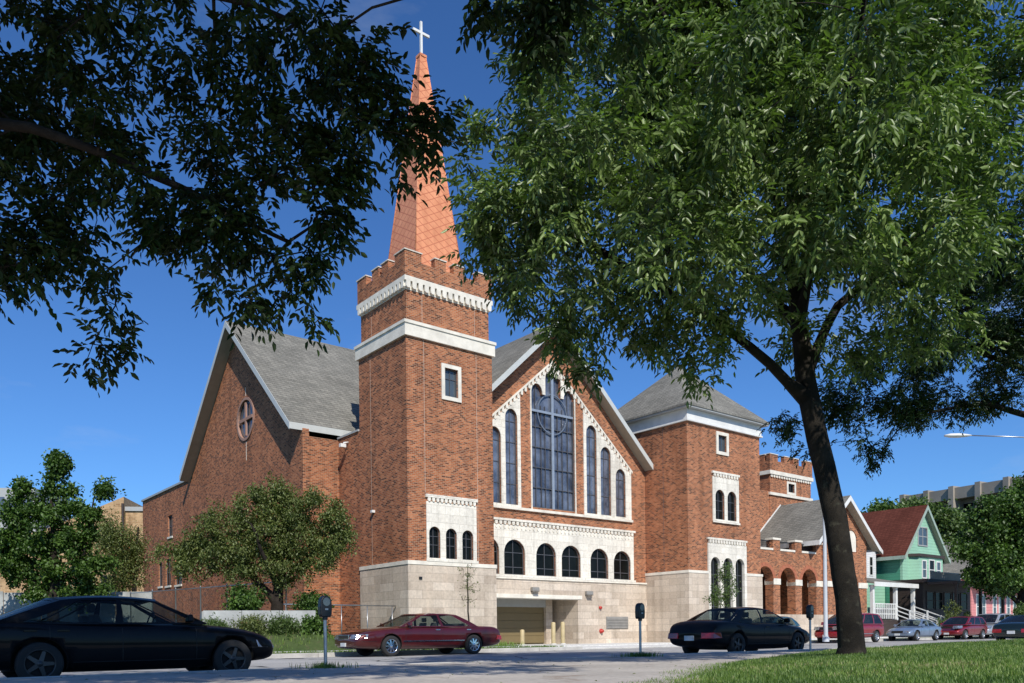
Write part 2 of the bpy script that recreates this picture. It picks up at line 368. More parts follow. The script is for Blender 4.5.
# stone base with the garage opening
G0, G1, GT = 6.6, 13.40, 2.72
m = MB()
m.plate([[(GA0, -.3), (G0, -.3), (G0, GT), (G1, GT), (G1, -.3), (GA1, -.3), (GA1, 3.76), (GA0, 3.76)]], FB(GB), -.06, .35)
m.box(G1, G1+.3, 3.35, 6.6, -.3, 3.0); m.box(12.95, G1, 6.3, 6.6, -.3, 3.0); m.box(12.45, 12.95, 4.7, 6.3, -.3, 2.99)
child(m, 'stone_base', 'block')
m = MB(); m.box(GA0, GA1+.0, 2.87, 3.3, 3.76, 3.86); child(m, 'water_table', 'white_stone')
m = MB(); m.box(G0-.2, G1+.3, 2.90, 2.938, GT, GT+.22); m.box(G0, G1, 2.941, 3.34, GT-.03, GT-.004); child(m, 'lintel', 'white_stone')
m = MB(); m.box(G0, G1, 3.36, 6.6, 2.9, 3.0); child(m, 'soffit', 'tan_trim')
m = MB()
for i in range(6): m.box(G0, 12.44, 4.9, 4.98, .2+i*.44, .2+i*.44+.425)
m.box(G0, 12.44, 5.0, 5.1, .1, 2.9); child(m, 'garage_door', 'garage')
m = MB(); m.box(G0, 12.44, 4.72, 4.88, 2.3, 2.9); child(m, 'door_header', 'grey_paint')
# lower white panel with the dentil cornice
m = MB()
m.plate([rect(5.15, 18.2, 3.98, 6.72)] + [arch(a0, a1, 3.98+.02, zt) for a0, a1, zt in low], FB(GB), -.07, -.003)
m.box(5.1, 18.3, 2.84, 2.997, 6.93, 7.05); dentils_b(m, 5.15, 18.2, 2.995, 6.72, 6.93, .30, .19, .12)
dentils_b(m, 5.15, 18.2, 2.93, 6.50, 6.62, .30, .12, .04)
m.box(5.1, 18.3, 2.86, 2.9299, 3.86, 3.98)
child(m, 'window_surround', 'cream')
for a0, a1, zt in low: arched_window(church, ('b', GB), a0, a1, 4.0, zt, 2, (4.42, 5.22), w=.05)
# upper white panel: three plates with brick piers between them, chevron border
PA = 16.35; PS = .855
def pt(a): return PA-PS*abs(a-GC)
def sub(a0, a1, wins, left):
    m = MB(); lo = [(a0, 7.72), (a1, 7.72), (a1, pt(a1)-.32), (a0, pt(a0)-.32)]
    m.plate([lo] + [arch(x0, x1, ZS, zt, 12, .55) for x0, x1, zt in wins], FB(GB), -.06, -.003); child(m, 'window_surround', 'cream')
sub(14.02, 18.06, side[:3], 0); sub(2*GC-18.06, 2*GC-14.02, side[3:], 1)
m = MB(); 
m.plate([[(9.93, 7.72), (9.93, pt(9.93)-.32), (GC, PA-.32), (13.37, pt(13.37)-.32), (13.37, 7.72), (13.3, 7.72)] + big[2:] + [(10.0, 7.72)]], FB(GB), -.06, -.003)
child(m, 'window_surround', 'cream')
m = MB()
m.box(5.1, 18.12, 2.86, 2.997, 7.58, 7.72)
for s in (-1, 1):
    e = GC+s*6.55
    m.plate([[(GC, PA), (e, pt(e)), (e, pt(e)-.12), (GC, PA-.12)]], FB(GB), -.11, -.003)
    n = 24
    for i in range(n):
        a = GC+s*6.5*(i+.5)/n; z = pt(a)-.13
        m.plate([[(a-.07, z-.0+s*.06), (a+.07, z-.0-s*.06), (a+.07, z-.22), (a, z-.27), (a-.07, z-.22)]], FB(GB), -.10, -.003)
child(m, 'chevron_border', 'white_stone')
for x0, x1, zt in side: arched_window(church, ('b', GB), x0, x1, ZS, zt, 2, [ZS+1.15*k for k in range(1, 5) if ZS+1.15*k < zt-.3], glass='glass_blue', rr=.55, w=.045)
# the great window
m = MB(); fn = FB(GB)
for x in (10.42, 10.84, 11.15, 12.1, 12.46, 12.88): m.plate([rect(x-.014, x+.014, ZS, 13.7 if x not in (11.65,) else 15.9)], fn, .10, .16)
for x in (10.42, 12.88): m.plate([rect(x-.014, x+.014, 13.7, 14.8)], fn, .10, .16)
for z in (9.0, 10.15, 11.3, 12.45): m.plate([rect(10.0, 13.3, z-.02, z+.02)], fn, .098, .158)
m.plate([rect(10.0, 10.05, ZS, 14.3)], fn, .05, .17); m.plate([rect(13.25, 13.3, ZS, 14.3)], fn, .05, .17); m.plate([rect(10.05, 13.25, ZS, ZS+.06)], fn, .05, .17)
gw = child(m, 'window', 'mullion')
m = MB(); m.plate([big], fn, .18, .20); child(m, 'pane', 'glass_blue', gw)
m = MB()
m.plate([rect(11.57, 11.74, ZS, 15.98)], fn, .02, .097); m.plate([rect(10.05, 11.569, 13.27, 13.40)], fn, .03, .096); m.plate([rect(11.741, 13.25, 13.27, 13.40)], fn, .03, .096)
NR = 40; ring = [[(11.655+r*math.cos(2*math.pi*i/NR), 13.3+r*1.02*math.sin(2*math.pi*i/NR)) for i in range(NR)] for r in (1.14, 1.08)]
child(m, 'window_cross', 'mullion_light'); m = MB(); m.plate(ring, fn, .04, .094); child(m, 'window_ring', 'ring_metal')

# gable roof of the front hall (ridge runs back along b)
def gable_roof(c, half, zr, sl, b0, b1, th=.22, axis='b', name='roof', mat='shingle', parent=church, fascia=None, ov_w=.30, fmat='white_paint'):
    """two slopes; c ridge position, half half-width, zr underside at the ridge"""
    m = MB(); f = MB(); sf = MB()
    for s in (-1, 1):
        e = c+s*half; ze = zr-sl*half
        P = [(c, zr+.02), (e, ze+.02), (e, ze+th), (c, zr+th)]
        mk = (lambda p, t: (p[0], t, p[1])) if axis == 'b' else (lambda p, t: (t, p[0], p[1]))
        m.prism([mk(p, b0+.03) for p in P], Vector(mk((0, 0), b1-b0-.03)))
        # rake board
        k = .34; Q = [(c, zr+th-.03), (e, ze+th-.03), (e, ze-k+th-.06), (c, zr-k+th-.06)]
        f.prism([mk(p, b0) for p in Q], Vector(mk((0, 0), .028)))
        Q = [(c, zr+.018), (e, ze+.018), (e, ze-.15), (c, zr-.15)]
        sf.prism([mk(p, b0+.03) for p in Q], Vector(mk((0, 0), (fascia or .4))))
        # eave board
        x0, x1 = (e, e+s*.03); lo = [(min(x0, x1), ze-.14), (max(x0, x1), ze-.14), (max(x0, x1), ze+th-.02), (min(x0, x1), ze+th-.02)]
        f.prism([mk(p, b0) for p in lo], Vector(mk((0, 0), b1-b0)))
    r = child(m, name, mat, parent); child(f, 'fascia', fmat, r); child(sf, 'soffit', 'tan_trim', r); return r  # the soffit's tan has the shade of the underside put into it
gable_roof(GC, 8.35, APX, SL, 2.3, 22, fascia=.69, fmat='grey_trim2')
# nave, ridge along a, gable facing the far street corner at a = -2
NC, NH, NS, NZ = 15.4, 8.45, .885, 18.95
def nz(b): return NZ-NS*abs(b-NC)
m = MB()
CN = 8.6
ringo = [(14.18+1.18*math.cos(2*math.pi*i/32), 13.27+1.12*math.sin(2*math.pi*i/32)) for i in range(32)]
m.plate([[(6.7, -.3), (NC+8.2, -.3), (NC+8.2, nz(NC+8.2)), (NC, NZ), (6.7, nz(6.7))], ringo], FA(-2), 0, .35)
m.box(-1.64, .0, 6.7, 7.05, -.3, 10.9)                # narrow return wall
m.box(-.002, .35, TB+.002, 6.7, -.3, 10.95)            # link wall beside the tower
nave = child(m, 'nave_wall', 'brick')
m = MB(); m.box(-.06, .41, TB+.06, 6.74, 10.95, 11.05); child(m, 'coping', 'grey_paint')
gable_roof(NC, 8.65, NZ, NS, -2.7, 30, axis='a', fascia=.69, fmat='grey_trim2')
m = MB()
rg = [[(14.18+r*1.18*math.cos(2*math.pi*i/32), 13.27+r*1.12*math.sin(2*math.pi*i/32)) for i in range(32)] for r in (1.10, .97)]
m.plate(rg, FA(-2), -.06, .06)
m.plate([rect(14.18-.09, 14.18+.09, 12.32, 14.22)], FA(-2), -.04, .05); m.plate([rect(13.2, 14.08, 13.18, 13.36)], FA(-2), -.038, .049); m.plate([rect(14.28, 15.16, 13.18, 13.36)], FA(-2), -.038, .049)
rw = child(m, 'round_window', 'rose_trim')
m = MB(); m.plate([ringo], FA(-2), .10, .12); child(m, 'pane', 'glass_grey', rw)
m = MB(); m.box(-2.008, -1.99, 14.14, 14.19, 14.6, 15.1); child(m, 'control_joint', 'cream'); child(MB().box(-2.008, -1.99, 14.14, 14.19, 10.9, 12.0), 'control_joint', 'cream')
# low wing beyond the nave gable
LW = 11.3
wins = [(28.0, 29.0, 7.95, 9.45), (30.55, 31.4, 4.55, 6.3), (28.5, 29.7, 4.5, 6.4), (26.1, 27.5, 4.45, 6.5)]
m = MB(); m.plate([rect(NC+8.21, 35.3, -.3, LW)] + [rect(*w) for w in wins], FA(-2), .002, .35); m.box(-1.64, 10, 35.0, 35.3, -.3, LW); m.box(-1.64, 10, NC+8.3, 34.9, LW-.4, LW-.3)
lw = child(m, 'wing_wall', 'brick')
m = MB(); m.box(-2.1, -1.6, NC+8.5, 35.35, LW, LW+.14); m.box(-1.599, 10, 34.95, 35.35, LW, LW+.14); child(m, 'coping', 'grey_paint')
for w in wins:
    o = arched_window(church, ('a', -2), *w, cols=2, rows=((w[2]+w[3])/2,), arched=False)
    s = MB(); s.box(-2.06, -1.75, w[0]-.08, w[1]+.08, w[2]-.14, w[2]-.002); child(s, 'sill', 'white_stone', o)

# -- right tower with the pyramid roof
RA0, RA1, RB0, RB1 = 19.4, 26.75, -.38, 7.0
ab2 = [(22.0, 22.93, 9.58), (23.22, 24.15, 9.58)]
ab3 = [(21.43, 22.37, 5.36), (22.70, 23.62, 5.36), (23.92, 24.86, 5.36)]
sqw = (22.38, 23.22, 11.98, 13.0)
Z7 = 7.72
m = MB()
# wall in three lifts so the tall door-height windows can run down to the sill
m.plate([[(RA0, 4.45), (21.3, 4.45), (21.3, 6.3), (25.0, 6.3), (25.0, 4.45), (RA1, 4.45), (RA1, 13.5), (RA0, 13.5)], rect(*sqw)] + [arch(a0, a1, Z7, zt) for a0, a1, zt in ab2], FB(RB0), 0, .35)
m.box(RA0, RA0+.35, RB0+.351, RB1, 4.45, 13.5); m.box(RA1-.35, RA1, RB0+.351, RB1, 4.45, 13.5); m.box(RA0+.351, RA1-.351, RB1-.3, RB1, 4.45, 13.5)
rt = child(m, 'corner_tower', 'brick')
m = MB()
m.plate([[(RA0-.07, -.3), (21.3, -.3), (21.3, 4.3), (RA0-.07, 4.3)]], FB(RB0), -.07, .35); m.plate([[(25.0, -.3), (RA1+.07, -.3), (RA1+.07, 4.3), (25.0, 4.3)]], FB(RB0), -.07, .35)
m.plate([rect(21.301, 24.999, -.3, 1.2)], FB(RB0), -.06, .35)
m.box(RA0-.07, RA0+.3, RB0+.351, RB1, -.3, 4.3); m.box(RA1-.3, RA1+.07, RB0+.351, RB1, -.3, 4.3); child(m, 'stone_base', 'block', rt)
m = MB(); m.box(RA0-.1, 21.2, RB0-.1, RB0+.3, 4.3, 4.46); m.box(25.1, RA1+.1, RB0-.1, RB0+.3, 4.3, 4.46); m.box(RA0-.1, RA0+.3, RB0+.301, RB1, 4.3, 4.46); m.box(RA1-.3, RA1+.1, RB0+.301, RB1, 4.3, 4.46)
child(m, 'water_table', 'white_stone', rt)
m = MB()
m.plate([rect(21.2, 25.1, 1.2, 6.2)] + [arch(a0, a1, 1.35, zt) for a0, a1, zt in ab3], FB(RB0), -.09, .12)
m.box(21.15, 25.15, RB0-.13, RB0-.001, 6.42, 6.54); dentils_b(m, 21.25, 25.05, RB0-.004, 6.2, 6.42, .27, .17, .12)
child(m, 'window_surround', 'cream', rt)
m = MB()
m.plate([rect(21.75, 24.4, 7.6, 10.35)] + [arch(a0, a1, Z7, zt) for a0, a1, zt in ab2], FB(RB0), -.06, -.003)
m.box(21.7, 24.45, RB0-.12, RB0-.003, 10.55, 10.68); dentils_b(m, 21.8, 24.35, RB0-.004, 10.35, 10.55, .27, .17, .10)
m.box(21.7, 24.45, RB0-.11, RB0-.061, 7.5, 7.62)
child(m, 'window_surround', 'cream', rt)
m = MB(); m.plate([rect(22.18, 23.42, 11.78, 13.2), rect(*sqw)], FB(RB0), -.06, -.003); child(m, 'window_frame', 'white_stone', rt)
for a0, a1, zt in ab3: arched_window(church, ('b', RB0), a0, a1, 1.35, zt, 2, (2.3, 3.3, 4.3), w=.045)
for a0, a1, zt in ab2: arched_window(church, ('b', RB0), a0, a1, Z7, zt, 2, (8.3, 8.9), w=.04)
arched_window(church, ('b', RB0), *sqw, cols=2, arched=False, glass='glass_grey')
m = MB(); m.box(RA0-.10, RA1+.10, RB0-.10, RB1+.1, 13.48, 14.15); m.box(RA0-.16, RA1+.16, RB0-.16, RB1+.16, 13.42, 13.52); child(m, 'frieze', 'white_paint', rt)
m = MB(); o = .48
m.box(RA0-o+.04, RA1+o-.04, RB0-o+.04, RB1+o-.04, 14.151, 14.24); child(m, 'soffit', 'grey_paint', rt)
m = MB(); x0, x1, y0, y1 = RA0-o, RA1+o, RB0-o, RB1+o; cx, cy = (x0+x1)/2, (y0+y1)/2
m.add([(x0,y0,14.24),(x1,y0,14.24),(x1,y1,14.24),(x0,y1,14.24),(x0,y0,14.36),(x1,y0,14.36),(x1,y1,14.36),(x0,y1,14.36),(cx,cy-.02,18.35),(cx+.04,cy,18.35)],
      [(0,3,2,1),(0,1,5,4),(1,2,6,5),(2,3,7,6),(3,0,4,7),(4,5,9,8),(5,6,9),(6,7,8,9),(7,4,8)])
child(m, 'roof', 'shingle', rt)
m = MB(); m.box(RA0-.004, RA0+.01, 1.5, 1.525, 4.46, 13.4); child(m, 'control_joint', 'mullion', rt)

# -- arcade with the balustraded terrace
AB = 1.0
arcs = [(28.33+2.715*k, 30.23+2.715*k) for k in range(3)]
AE = 38.0
m = MB()
outer = [(26.75, 1.9)]
for a0, a1 in arcs: outer += [(a0, 1.9)] + [((a0+a1)/2-.95*math.cos(math.pi*i/14), 4.22+.98*math.sin(math.pi*i/14)) for i in range(15)] + [(a1, 1.9)]
outer += [(AE, 1.9), (AE, 6.35), (26.75, 6.35)]
m.plate([outer], FB(AB), 0, .65)
arc = child(m, 'arcade_wall', 'brick')
m = MB(); m.box(26.75, AE, AB+3.9, AB+4.2, 1.0, 6.3); m.box(26.75, AE, AB+.66, AB+3.9, 5.95, 6.2); child(m, 'inner_wall', 'brick_shade', arc)  # back wall darkened by colour to deepen the arch openings
for a0, a1 in arcs:   # soldier-brick arch rings
    c = (a0+a1)/2
    m = MB(); m.plate([[(c-1.24*math.cos(math.pi*i/16), 4.22+1.26*math.sin(math.pi*i/16)) for i in range(17)] + [(c+.96*math.cos(math.pi*i/16), 4.22+.99*math.sin(math.pi*i/16)) for i in range(17)]], FB(AB), -.03, -.002); child(m, 'arch_ring', 'brick_arch', arc)
m = MB(); e = [26.75]
for a0, a1 in arcs: e += [a0, a1]
e.append(AE)
for i in range(0, len(e), 2): child(MB().box(e[i], e[i+1]+.02, AB-.05, AB+.70, 3.98, 4.40), 'impost', 'white_stone', arc)
m = MB(); m.box(26.75, AE, AB-.12, AB+3.9, .1, 1.9); child(m, 'plinth', 'block', arc)
for k in range(4):
    m = MB(); c = MB(); bl = MB()
    x = 27.51+2.715*k
    m.box(x, x+.85, AB, AB+.5, 6.35, 7.1); c.box(x-.06, x+.91, AB-.06, AB+.56, 7.1, 7.24)
    if k < 3:
        c.box(x+.86, x+2.70, AB-.04, AB+.4, 6.36, 6.50)
        bl.box(x+.86, x+2.70, AB+.2, AB+.26, 7.0, 7.05)
        for j in range(12): bl.box(x+.93+j*.15, x+.955+j*.15, AB+.21, AB+.25, 6.5, 7.0)
        child(bl, 'railing', 'black_metal', arc)
    child(m, 'balustrade_pier', 'brick', arc); child(c, 'coping', 'white_stone', arc)
m = MB()
m.plate([rect(26.75, 43.2, 6.3, 11.9), arch(32.6, 34.3, 7.0, 9.6)], FB(6.03), 0, .3); child(m, 'rear_wall', 'brick')
arched_window(church, ('b', 6.03), 32.6, 34.3, 7.0, 9.6)
# -- small crenellated tower behind
SA0, SA1, SB0, SB1 = 37.4, 43.3, 5.98, 11.5
m = MB()
m.plate([rect(SA0, SA1, 6, 13.25), rect(39.95, 40.85, 12.05, 12.75)], FB(SB0), 0, .3)
m.box(SA0, SA0+.3, SB0+.301, SB1, 6, 13.25); m.box(SA1-.3, SA1, SB0+.301, SB1, 6, 13.25); m.box(SA0+.301, SA1-.301, SB1-.3, SB1, 6, 13.25)
m.box(SA0-.1, SA1+.1, SB0-.1, SB0+.3, 13.55, 14.35); m.box(SA0-.1, SA0+.3, SB0+.301, SB1+.1, 13.55, 14.35); m.box(SA1-.3, SA1+.1, SB0+.301, SB1+.1, 13.55, 14.35)
cp = MB()
merlons(m, cp, SA0-.1, SA1+.1, SB0-.1, 'a', n=4, z0=14.35, z1=14.85, corner=1.1, wid=.8); merlons(m, cp, SB0+.4, SB1, SA0-.099, 'b', n=4, z0=14.35, z1=14.85, corner=.7, wid=.7)
st = child(m, 'stair_tower', 'brick'); child(cp, 'coping', 'white_stone', st)
m = MB(); m.box(SA0+.35, SA1-.35, SB0+.35, SB1-.35, 12.9, 13.0); child(m, 'tower_roof', 'soffit', st)
m = MB(); m.box(SA0-.16, SA1+.16, SB0-.16, SB0+.2, 13.25, 13.55); m.box(SA0-.16, SA0+.2, SB0+.201, SB1+.1, 13.25, 13.55); m.box(SA0-.12, SA1+.12, SB0-.12, SB0-.002, 11.6, 11.82); m.box(SA0-.12, SA0-.002, SB0-.001, SB1, 11.6, 11.82)
dentils_b(m, SA0, SA1, SB0-.02, 13.02, 13.25, .35, .22, .08); child(m, 'stone_band', 'white_stone', st)
m = MB(); m.plate([rect(39.75, 41.05, 11.86, 12.92), rect(39.95, 40.85, 12.05, 12.75)], FB(SB0), -.05, -.003); child(m, 'window_frame', 'white_stone', st)
arched_window(church, ('b', SB0), 39.95, 40.85, 12.05, 12.75, arched=False)
# -- gabled entrance wing beside the arcade
PC, PH, PSL, PZ = 38.8, 4.35, .83, 10.65
def pz(a): return PZ-PSL*abs(a-PC)
m = MB()
door = [(38.1, 1.9)] + [(39.5-1.4*math.cos(math.pi*i/16), 4.1+1.4*math.sin(math.pi*i/16)) for i in range(17)] + [(40.9, 1.9)]
m.plate([[(36.5, 1.9)] + door + [(42.2, 1.9), (42.2, pz(42.2)), (PC, PZ), (36.5, pz(36.5))], arch(39.3, 40.8, 6.7, 8.4)], FB(.6), 0, .4)
m.box(41.8, 42.2, 1.001, 5.9, 1.9, pz(42.2)-.05); m.box(36.5, 36.9, 1.001, 5.9, 1.9, pz(36.5)-.05)
pw = child(m, 'porch_wall', 'brick')
m = MB(); m.box(36.9, 41.8, 4.0, 4.2, 1.9, 6.5); child(m, 'inner_wall', 'interior_shade', pw)  # near-black wall gives the doorway its painted shade
child(MB().plate([arch(39.35, 40.75, 6.75, 8.35)], FB(.6), .05, .2), 'blind_window', 'white_stone', pw); child(MB().box(36.45, 38.08, .53, .599, 3.98, 4.4), 'impost', 'white_stone', pw); child(MB().box(40.92, 42.25, .53, .599, 3.98, 4.4), 'impost', 'white_stone', pw)
child(MB().box(36.4, 42.3, .45, 3.0, 0.1, 1.9), 'plinth', 'block', pw)
gable_roof(PC, PH, PZ, PSL, -.05, 5.9, parent=church, fascia=.6)
m = MB(); m.plate([[(PC, PZ+.3), (PC-4.6, PZ+.3-4.6*PSL), (PC-4.6, PZ+.1-4.6*PSL), (PC, PZ+.1)]], FB(5.92), 0, .08); child(m, 'flashing', 'white_paint')
# small fittings on the street front
m = MB(); m.box(9.75, 10.25, 2.72, 2.93, 3.12, 3.34); m.prism([(9.8, 2.93, 3.02), (9.8, 2.6, 3.1), (9.8, 2.93, 3.14)], (.4, 0, 0)); child(m, 'wall_light', 'lamp_metal', bevel=.02)
m = MB(); m.box(13.95, 14.45, 2.72, 2.93, 3.0, 3.22); m.prism([(14.0, 2.93, 2.9), (14.0, 2.6, 2.98), (14.0, 2.93, 3.02)], (.4, 0, 0)); child(m, 'wall_light', 'lamp_metal', bevel=.02)
m = MB(); m.box(15.7, 17.6, 2.90, 2.938, .98, 1.72)
for i in range(7): m.prism([(15.75, 2.90, 1.03+i*.095), (15.75, 2.86, 1.02+i*.095), (15.75, 2.90, 1.09+i*.095)], (1.8, 0, 0))
child(m, 'louvre', 'lamp_metal')
m = MB(); m.lathe([(0.001, -.12), (.08, -.12), (.1, -.03), (.1, 0)], 'y', (15.2, 2.935, 2.25), 12); m.build('alarm_bell', 'red_paint', church)
m = MB(); m.lathe([(0.001, -.18), (.09, -.18), (.09, -.08), (.14, -.07), (.14, 0)], 'y', (15.25, 2.935, .85), 12); m.build('fire_connection', 'red_paint', church)
m = MB(); m.box(.5, .66, -.12, -.075, 3.3, 3.42); child(m, 'sensor', 'black_metal')
m = MB(); m.tube([(-.02, 5.6, 10.6), (-.28, 5.6, 10.55), (-.34, 5.6, 10.35)], .04, 6); m.box(-.5, -.2, 5.5, 5.7, 10.3, 10.48); child(m, 'camera', 'white_paint')
m = MB(); m.box(-.16, -.071+.07, 3.0, 3.18, 6.7, 6.82) ; child(m, 'camera', 'white_paint')
# ------------------------------------------------------------------ ground materials
def ground_mat(name, c1, c2, c3=None, s1=.4, s2=8, rough=.95, bmp=.25, crack=False):
    m, nt, b = newmat(name); v = objvec(nt)
    a = ramp(nt, noise(nt, s1, 6, v, .6), [(.35, c1), (.65, c2)])
    g = ramp(nt, noise(nt, s2, 5, v, .7), [(.3, (.78,)*3), (.7, (1.2,)*3)])
    cm = mix(nt, a, g, 1., 'MULTIPLY')
    if c3: cm = mix(nt, cm, c3, ramp(nt, noise(nt, s1*2.3, 5, v, .7), [(.58, (0, 0, 0)), (.68, (1, 1, 1))]))
    if crack:
        vo = N(nt, 'ShaderNodeTexVoronoi'); vo.feature = 'DISTANCE_TO_EDGE'; vo.inputs['Scale'].default_value = .35
        nz_ = N(nt, 'ShaderNodeTexNoise'); nz_.inputs['Scale'].default_value = 1.5; nt.links.new(v, nz_.inputs['Vector'])
        mv = N(nt, 'ShaderNodeMix'); mv.data_type = 'VECTOR'; mv.inputs[0].default_value = .25
        nt.links.new(v, mv.inputs[4]); nt.links.new(nz_.outputs['Color'], mv.inputs[5]); nt.links.new(mv.outputs[1], vo.inputs['Vector'])
        cm = mix(nt, (.04, .04, .04), cm, ramp(nt, vo.outputs['Distance'], [(.004, (0, 0, 0)), (.012, (1, 1, 1))]))
    nt.links.new(cm, b.inputs['Base Color']); b.inputs['Roughness'].default_value = rough; b.inputs['Specular IOR Level'].default_value = .2
    bump(nt, b, noise(nt, s2*6, 4, v), bmp, .02); return m
M['asphalt'] = ground_mat('worn_asphalt', (.31, .305, .29), (.41, .40, .38), (.25, .245, .235), .25, 14, crack=True)
M['walk'] = ground_mat('concrete_walk', (.38, .345, .30), (.50, .455, .395), (.27, .21, .16), .5, 9)
M['walk_bright'] = ground_mat('pale_concrete', (.58, .57, .54), (.68, .67, .63), None, .4, 7)
M['soil'] = ground_mat('soil_and_turf', (.035, .06, .018), (.06, .085, .028), (.11, .085, .055), .6, 9)
M['verge'] = ground_mat('verge_turf', (.045, .09, .02), (.08, .14, .035), None, .8, 12)
M['kerb'] = plain('kerb_stone', (.46, .44, .40), .9, var=.2, scale=2.5, bmp=.2)

def strip(name, a0, a1, b0, b1, z, mat, z0=None, label=None, kind='structure', step=None):
    """sheet or slab along the street"""
    m = MB(); zb = z-.3 if z0 is None else z0
    n = 1 if not step else int((a1-a0)/step)
    for i in range(n):
        x0 = a0+(a1-a0)*i/n; x1 = a0+(a1-a0)*(i+1)/n - (.012 if step else 0)
        m.box(x0, x1, b0, b1, zb, z)
    o = m.build(name, mat, None, (OX, OY, 0), TH); tag(o, kind=kind); return o
g = MB().add([(-1500,-400,-.06),(1500,-400,-.06),(1500,2600,-.06),(-1500,2600,-.06)], [(0,1,2,3)]).build('ground', 'soil'); tag(g, kind='structure')
strip('road', -150, 250, -18.55, -6.2, 0, 'asphalt')
def kerb(name, b0, b1, a0, a1, drop=()):
    m = MB(); a = a0
    while a < a1:
        z = .15
        for d0, d1 in drop:
            if d0 <= a < d1: z = .04
        m.box(a, a+2.485, b0, b1, -.2, z); a += 2.5
    o = m.build(name, 'kerb', None, (OX, OY, 0), TH, bevel=.015); tag(o, kind='structure')
kerb('kerb', -6.2, -6.03, -80, 150, ((4.9, 15.1),)); kerb('kerb', -18.72, -18.55, -60, 120)
strip('verge', -80, 4.5, -6.03, -4.4, .14, 'verge'); strip('verge', 15.8, 150, -6.03, -4.4, .14, 'verge')
strip('sidewalk', -80, 4.5, -4.4, -2.4, .16, 'walk_bright', step=1.6); strip('sidewalk', 15.8, 150, -4.4, -2.4, .16, 'walk_bright', step=1.6)
strip('driveway', 4.52, 15.78, -6.02, -2.4, .07, 'walk_bright'); strip('driveway', 4.52, 19.3, -2.4, 9, .12, 'walk_bright')
strip('lawn_strip', -8.9, 4.5, -2.4, 3, .2, 'verge'); strip('forecourt', 19.4, 150, -2.4, 6, .2, 'walk_bright')
strip('near_sidewalk', -40, 120, -40, -18.72, .14, 'walk')
# garage ramp side and pale coping at the driveway
# lawn in front of the camera on the right: mound rising to the right
def lawn_z(x, y):
    P = Vector((x-OX, y-OY)); a = P.x*UX+P.y*UY; b = -P.x*UY+P.y*UX
    # edge runs from near the camera's right to far along the pavement
    e = (b+21.0+ .0*a)
    t = max(0, min(1, -e/3.2 + .0)); s = t*t*(3-2*t)
    u = max(0, min(1, (x-1.2-.10*y)/3.5)); 
    return .12 + .17*max(0, min(1, (x-1.6-.33*(y-9))/2.5)) + .10*max(0, min(1, (x-6)/8))
NXg, NYg = 120, 90
vs = []; fs = []
X0, X1, Y0, Y1 = .3, 36, 1.5, 30
for j in range(NYg):
    for i in range(NXg):
        x = X0+(X1-X0)*i/(NXg-1); y = Y0+(Y1-Y0)*j/(NYg-1)
        vs.append((x, y, lawn_z(x, y)+.012*math.sin(x*2.1+y)*math.cos(y*1.7)))
def lawn_edge(x, y):
    """>0 inside the grass"""
    P = Vector((x-OX, y-OY)); b = -P.x*UY+P.y*UX
    return min(-(b+23.2) + .2*math.sin(x*1.3), (x-1.25-(y-9.07)*.362)*1.0 + .12*math.sin(y*2.3))
for j in range(NYg-1):
    for i in range(NXg-1):
        k = j*NXg+i; v = vs[k]
        if lawn_edge(v[0], v[1]) > -.1: fs.append((k, k+1, k+NXg+1, k+NXg))
lawn = MB().add(vs, fs, 0, True).build('lawn', 'verge'); tag(lawn, kind='structure')
# ---- blades of grass
def leafmat(name, c1, c2, tr=.25, rough=.42, dead=None, spec=.5):
    m, nt, b = newmat(name)
    oi = N(nt, 'ShaderNodeAttribute'); oi.attribute_name = 'shade'
    c = ramp(nt, oi.outputs['Fac'], [(0, c1), (.93, c2)] + ([(.97, dead)] if dead else []))
    nt.links.new(c, b.inputs['Base Color']); b.inputs['Roughness'].default_value = rough
    b.inputs['Specular IOR Level'].default_value = spec
    t = N(nt, 'ShaderNodeBsdfTranslucent'); hs = mix(nt, c, (1.1, 1.5, .5), 1., 'MULTIPLY'); nt.links.new(hs, t.inputs[0])
    ms = N(nt, 'ShaderNodeMixShader'); ms.inputs[0].default_value = tr
    nt.links.new(b.outputs[0], ms.inputs[1]); nt.links.new(t.outputs[0], ms.inputs[2])
    nt.links.new(ms.outputs[0], nt.nodes['Material Output'].inputs[0]); return m
M['grass'] = leafmat('grass_blades', (.06, .12, .018), (.20, .29, .055), .3, .55, (.30, .27, .12))
npr = np.random.default_rng(5)
def mesh_np(name, V, F, shade, mat, parent=None, smooth=False):
    """V (n,3), F (m,k) same-size faces, shade per vertex"""
    me = bpy.data.meshes.new(name); n, m_, k = len(V), len(F), F.shape[1]
    me.vertices.add(n); me.vertices.foreach_set('co', V.astype(np.float32).ravel())
    me.loops.add(m_*k); me.loops.foreach_set('vertex_index', F.astype(np.int32).ravel())
    me.polygons.add(m_); me.polygons.foreach_set('loop_start', np.arange(0, m_*k, k, dtype=np.int32))
    me.update(calc_edges=True)
    at = me.attributes.new('shade', 'FLOAT', 'POINT'); at.data.foreach_set('value', shade.astype(np.float32))
    me.materials.append(M[mat]); o = bpy.data.objects.new(name, me); col.objects.link(o)
    if parent: o.parent = parent
    return o
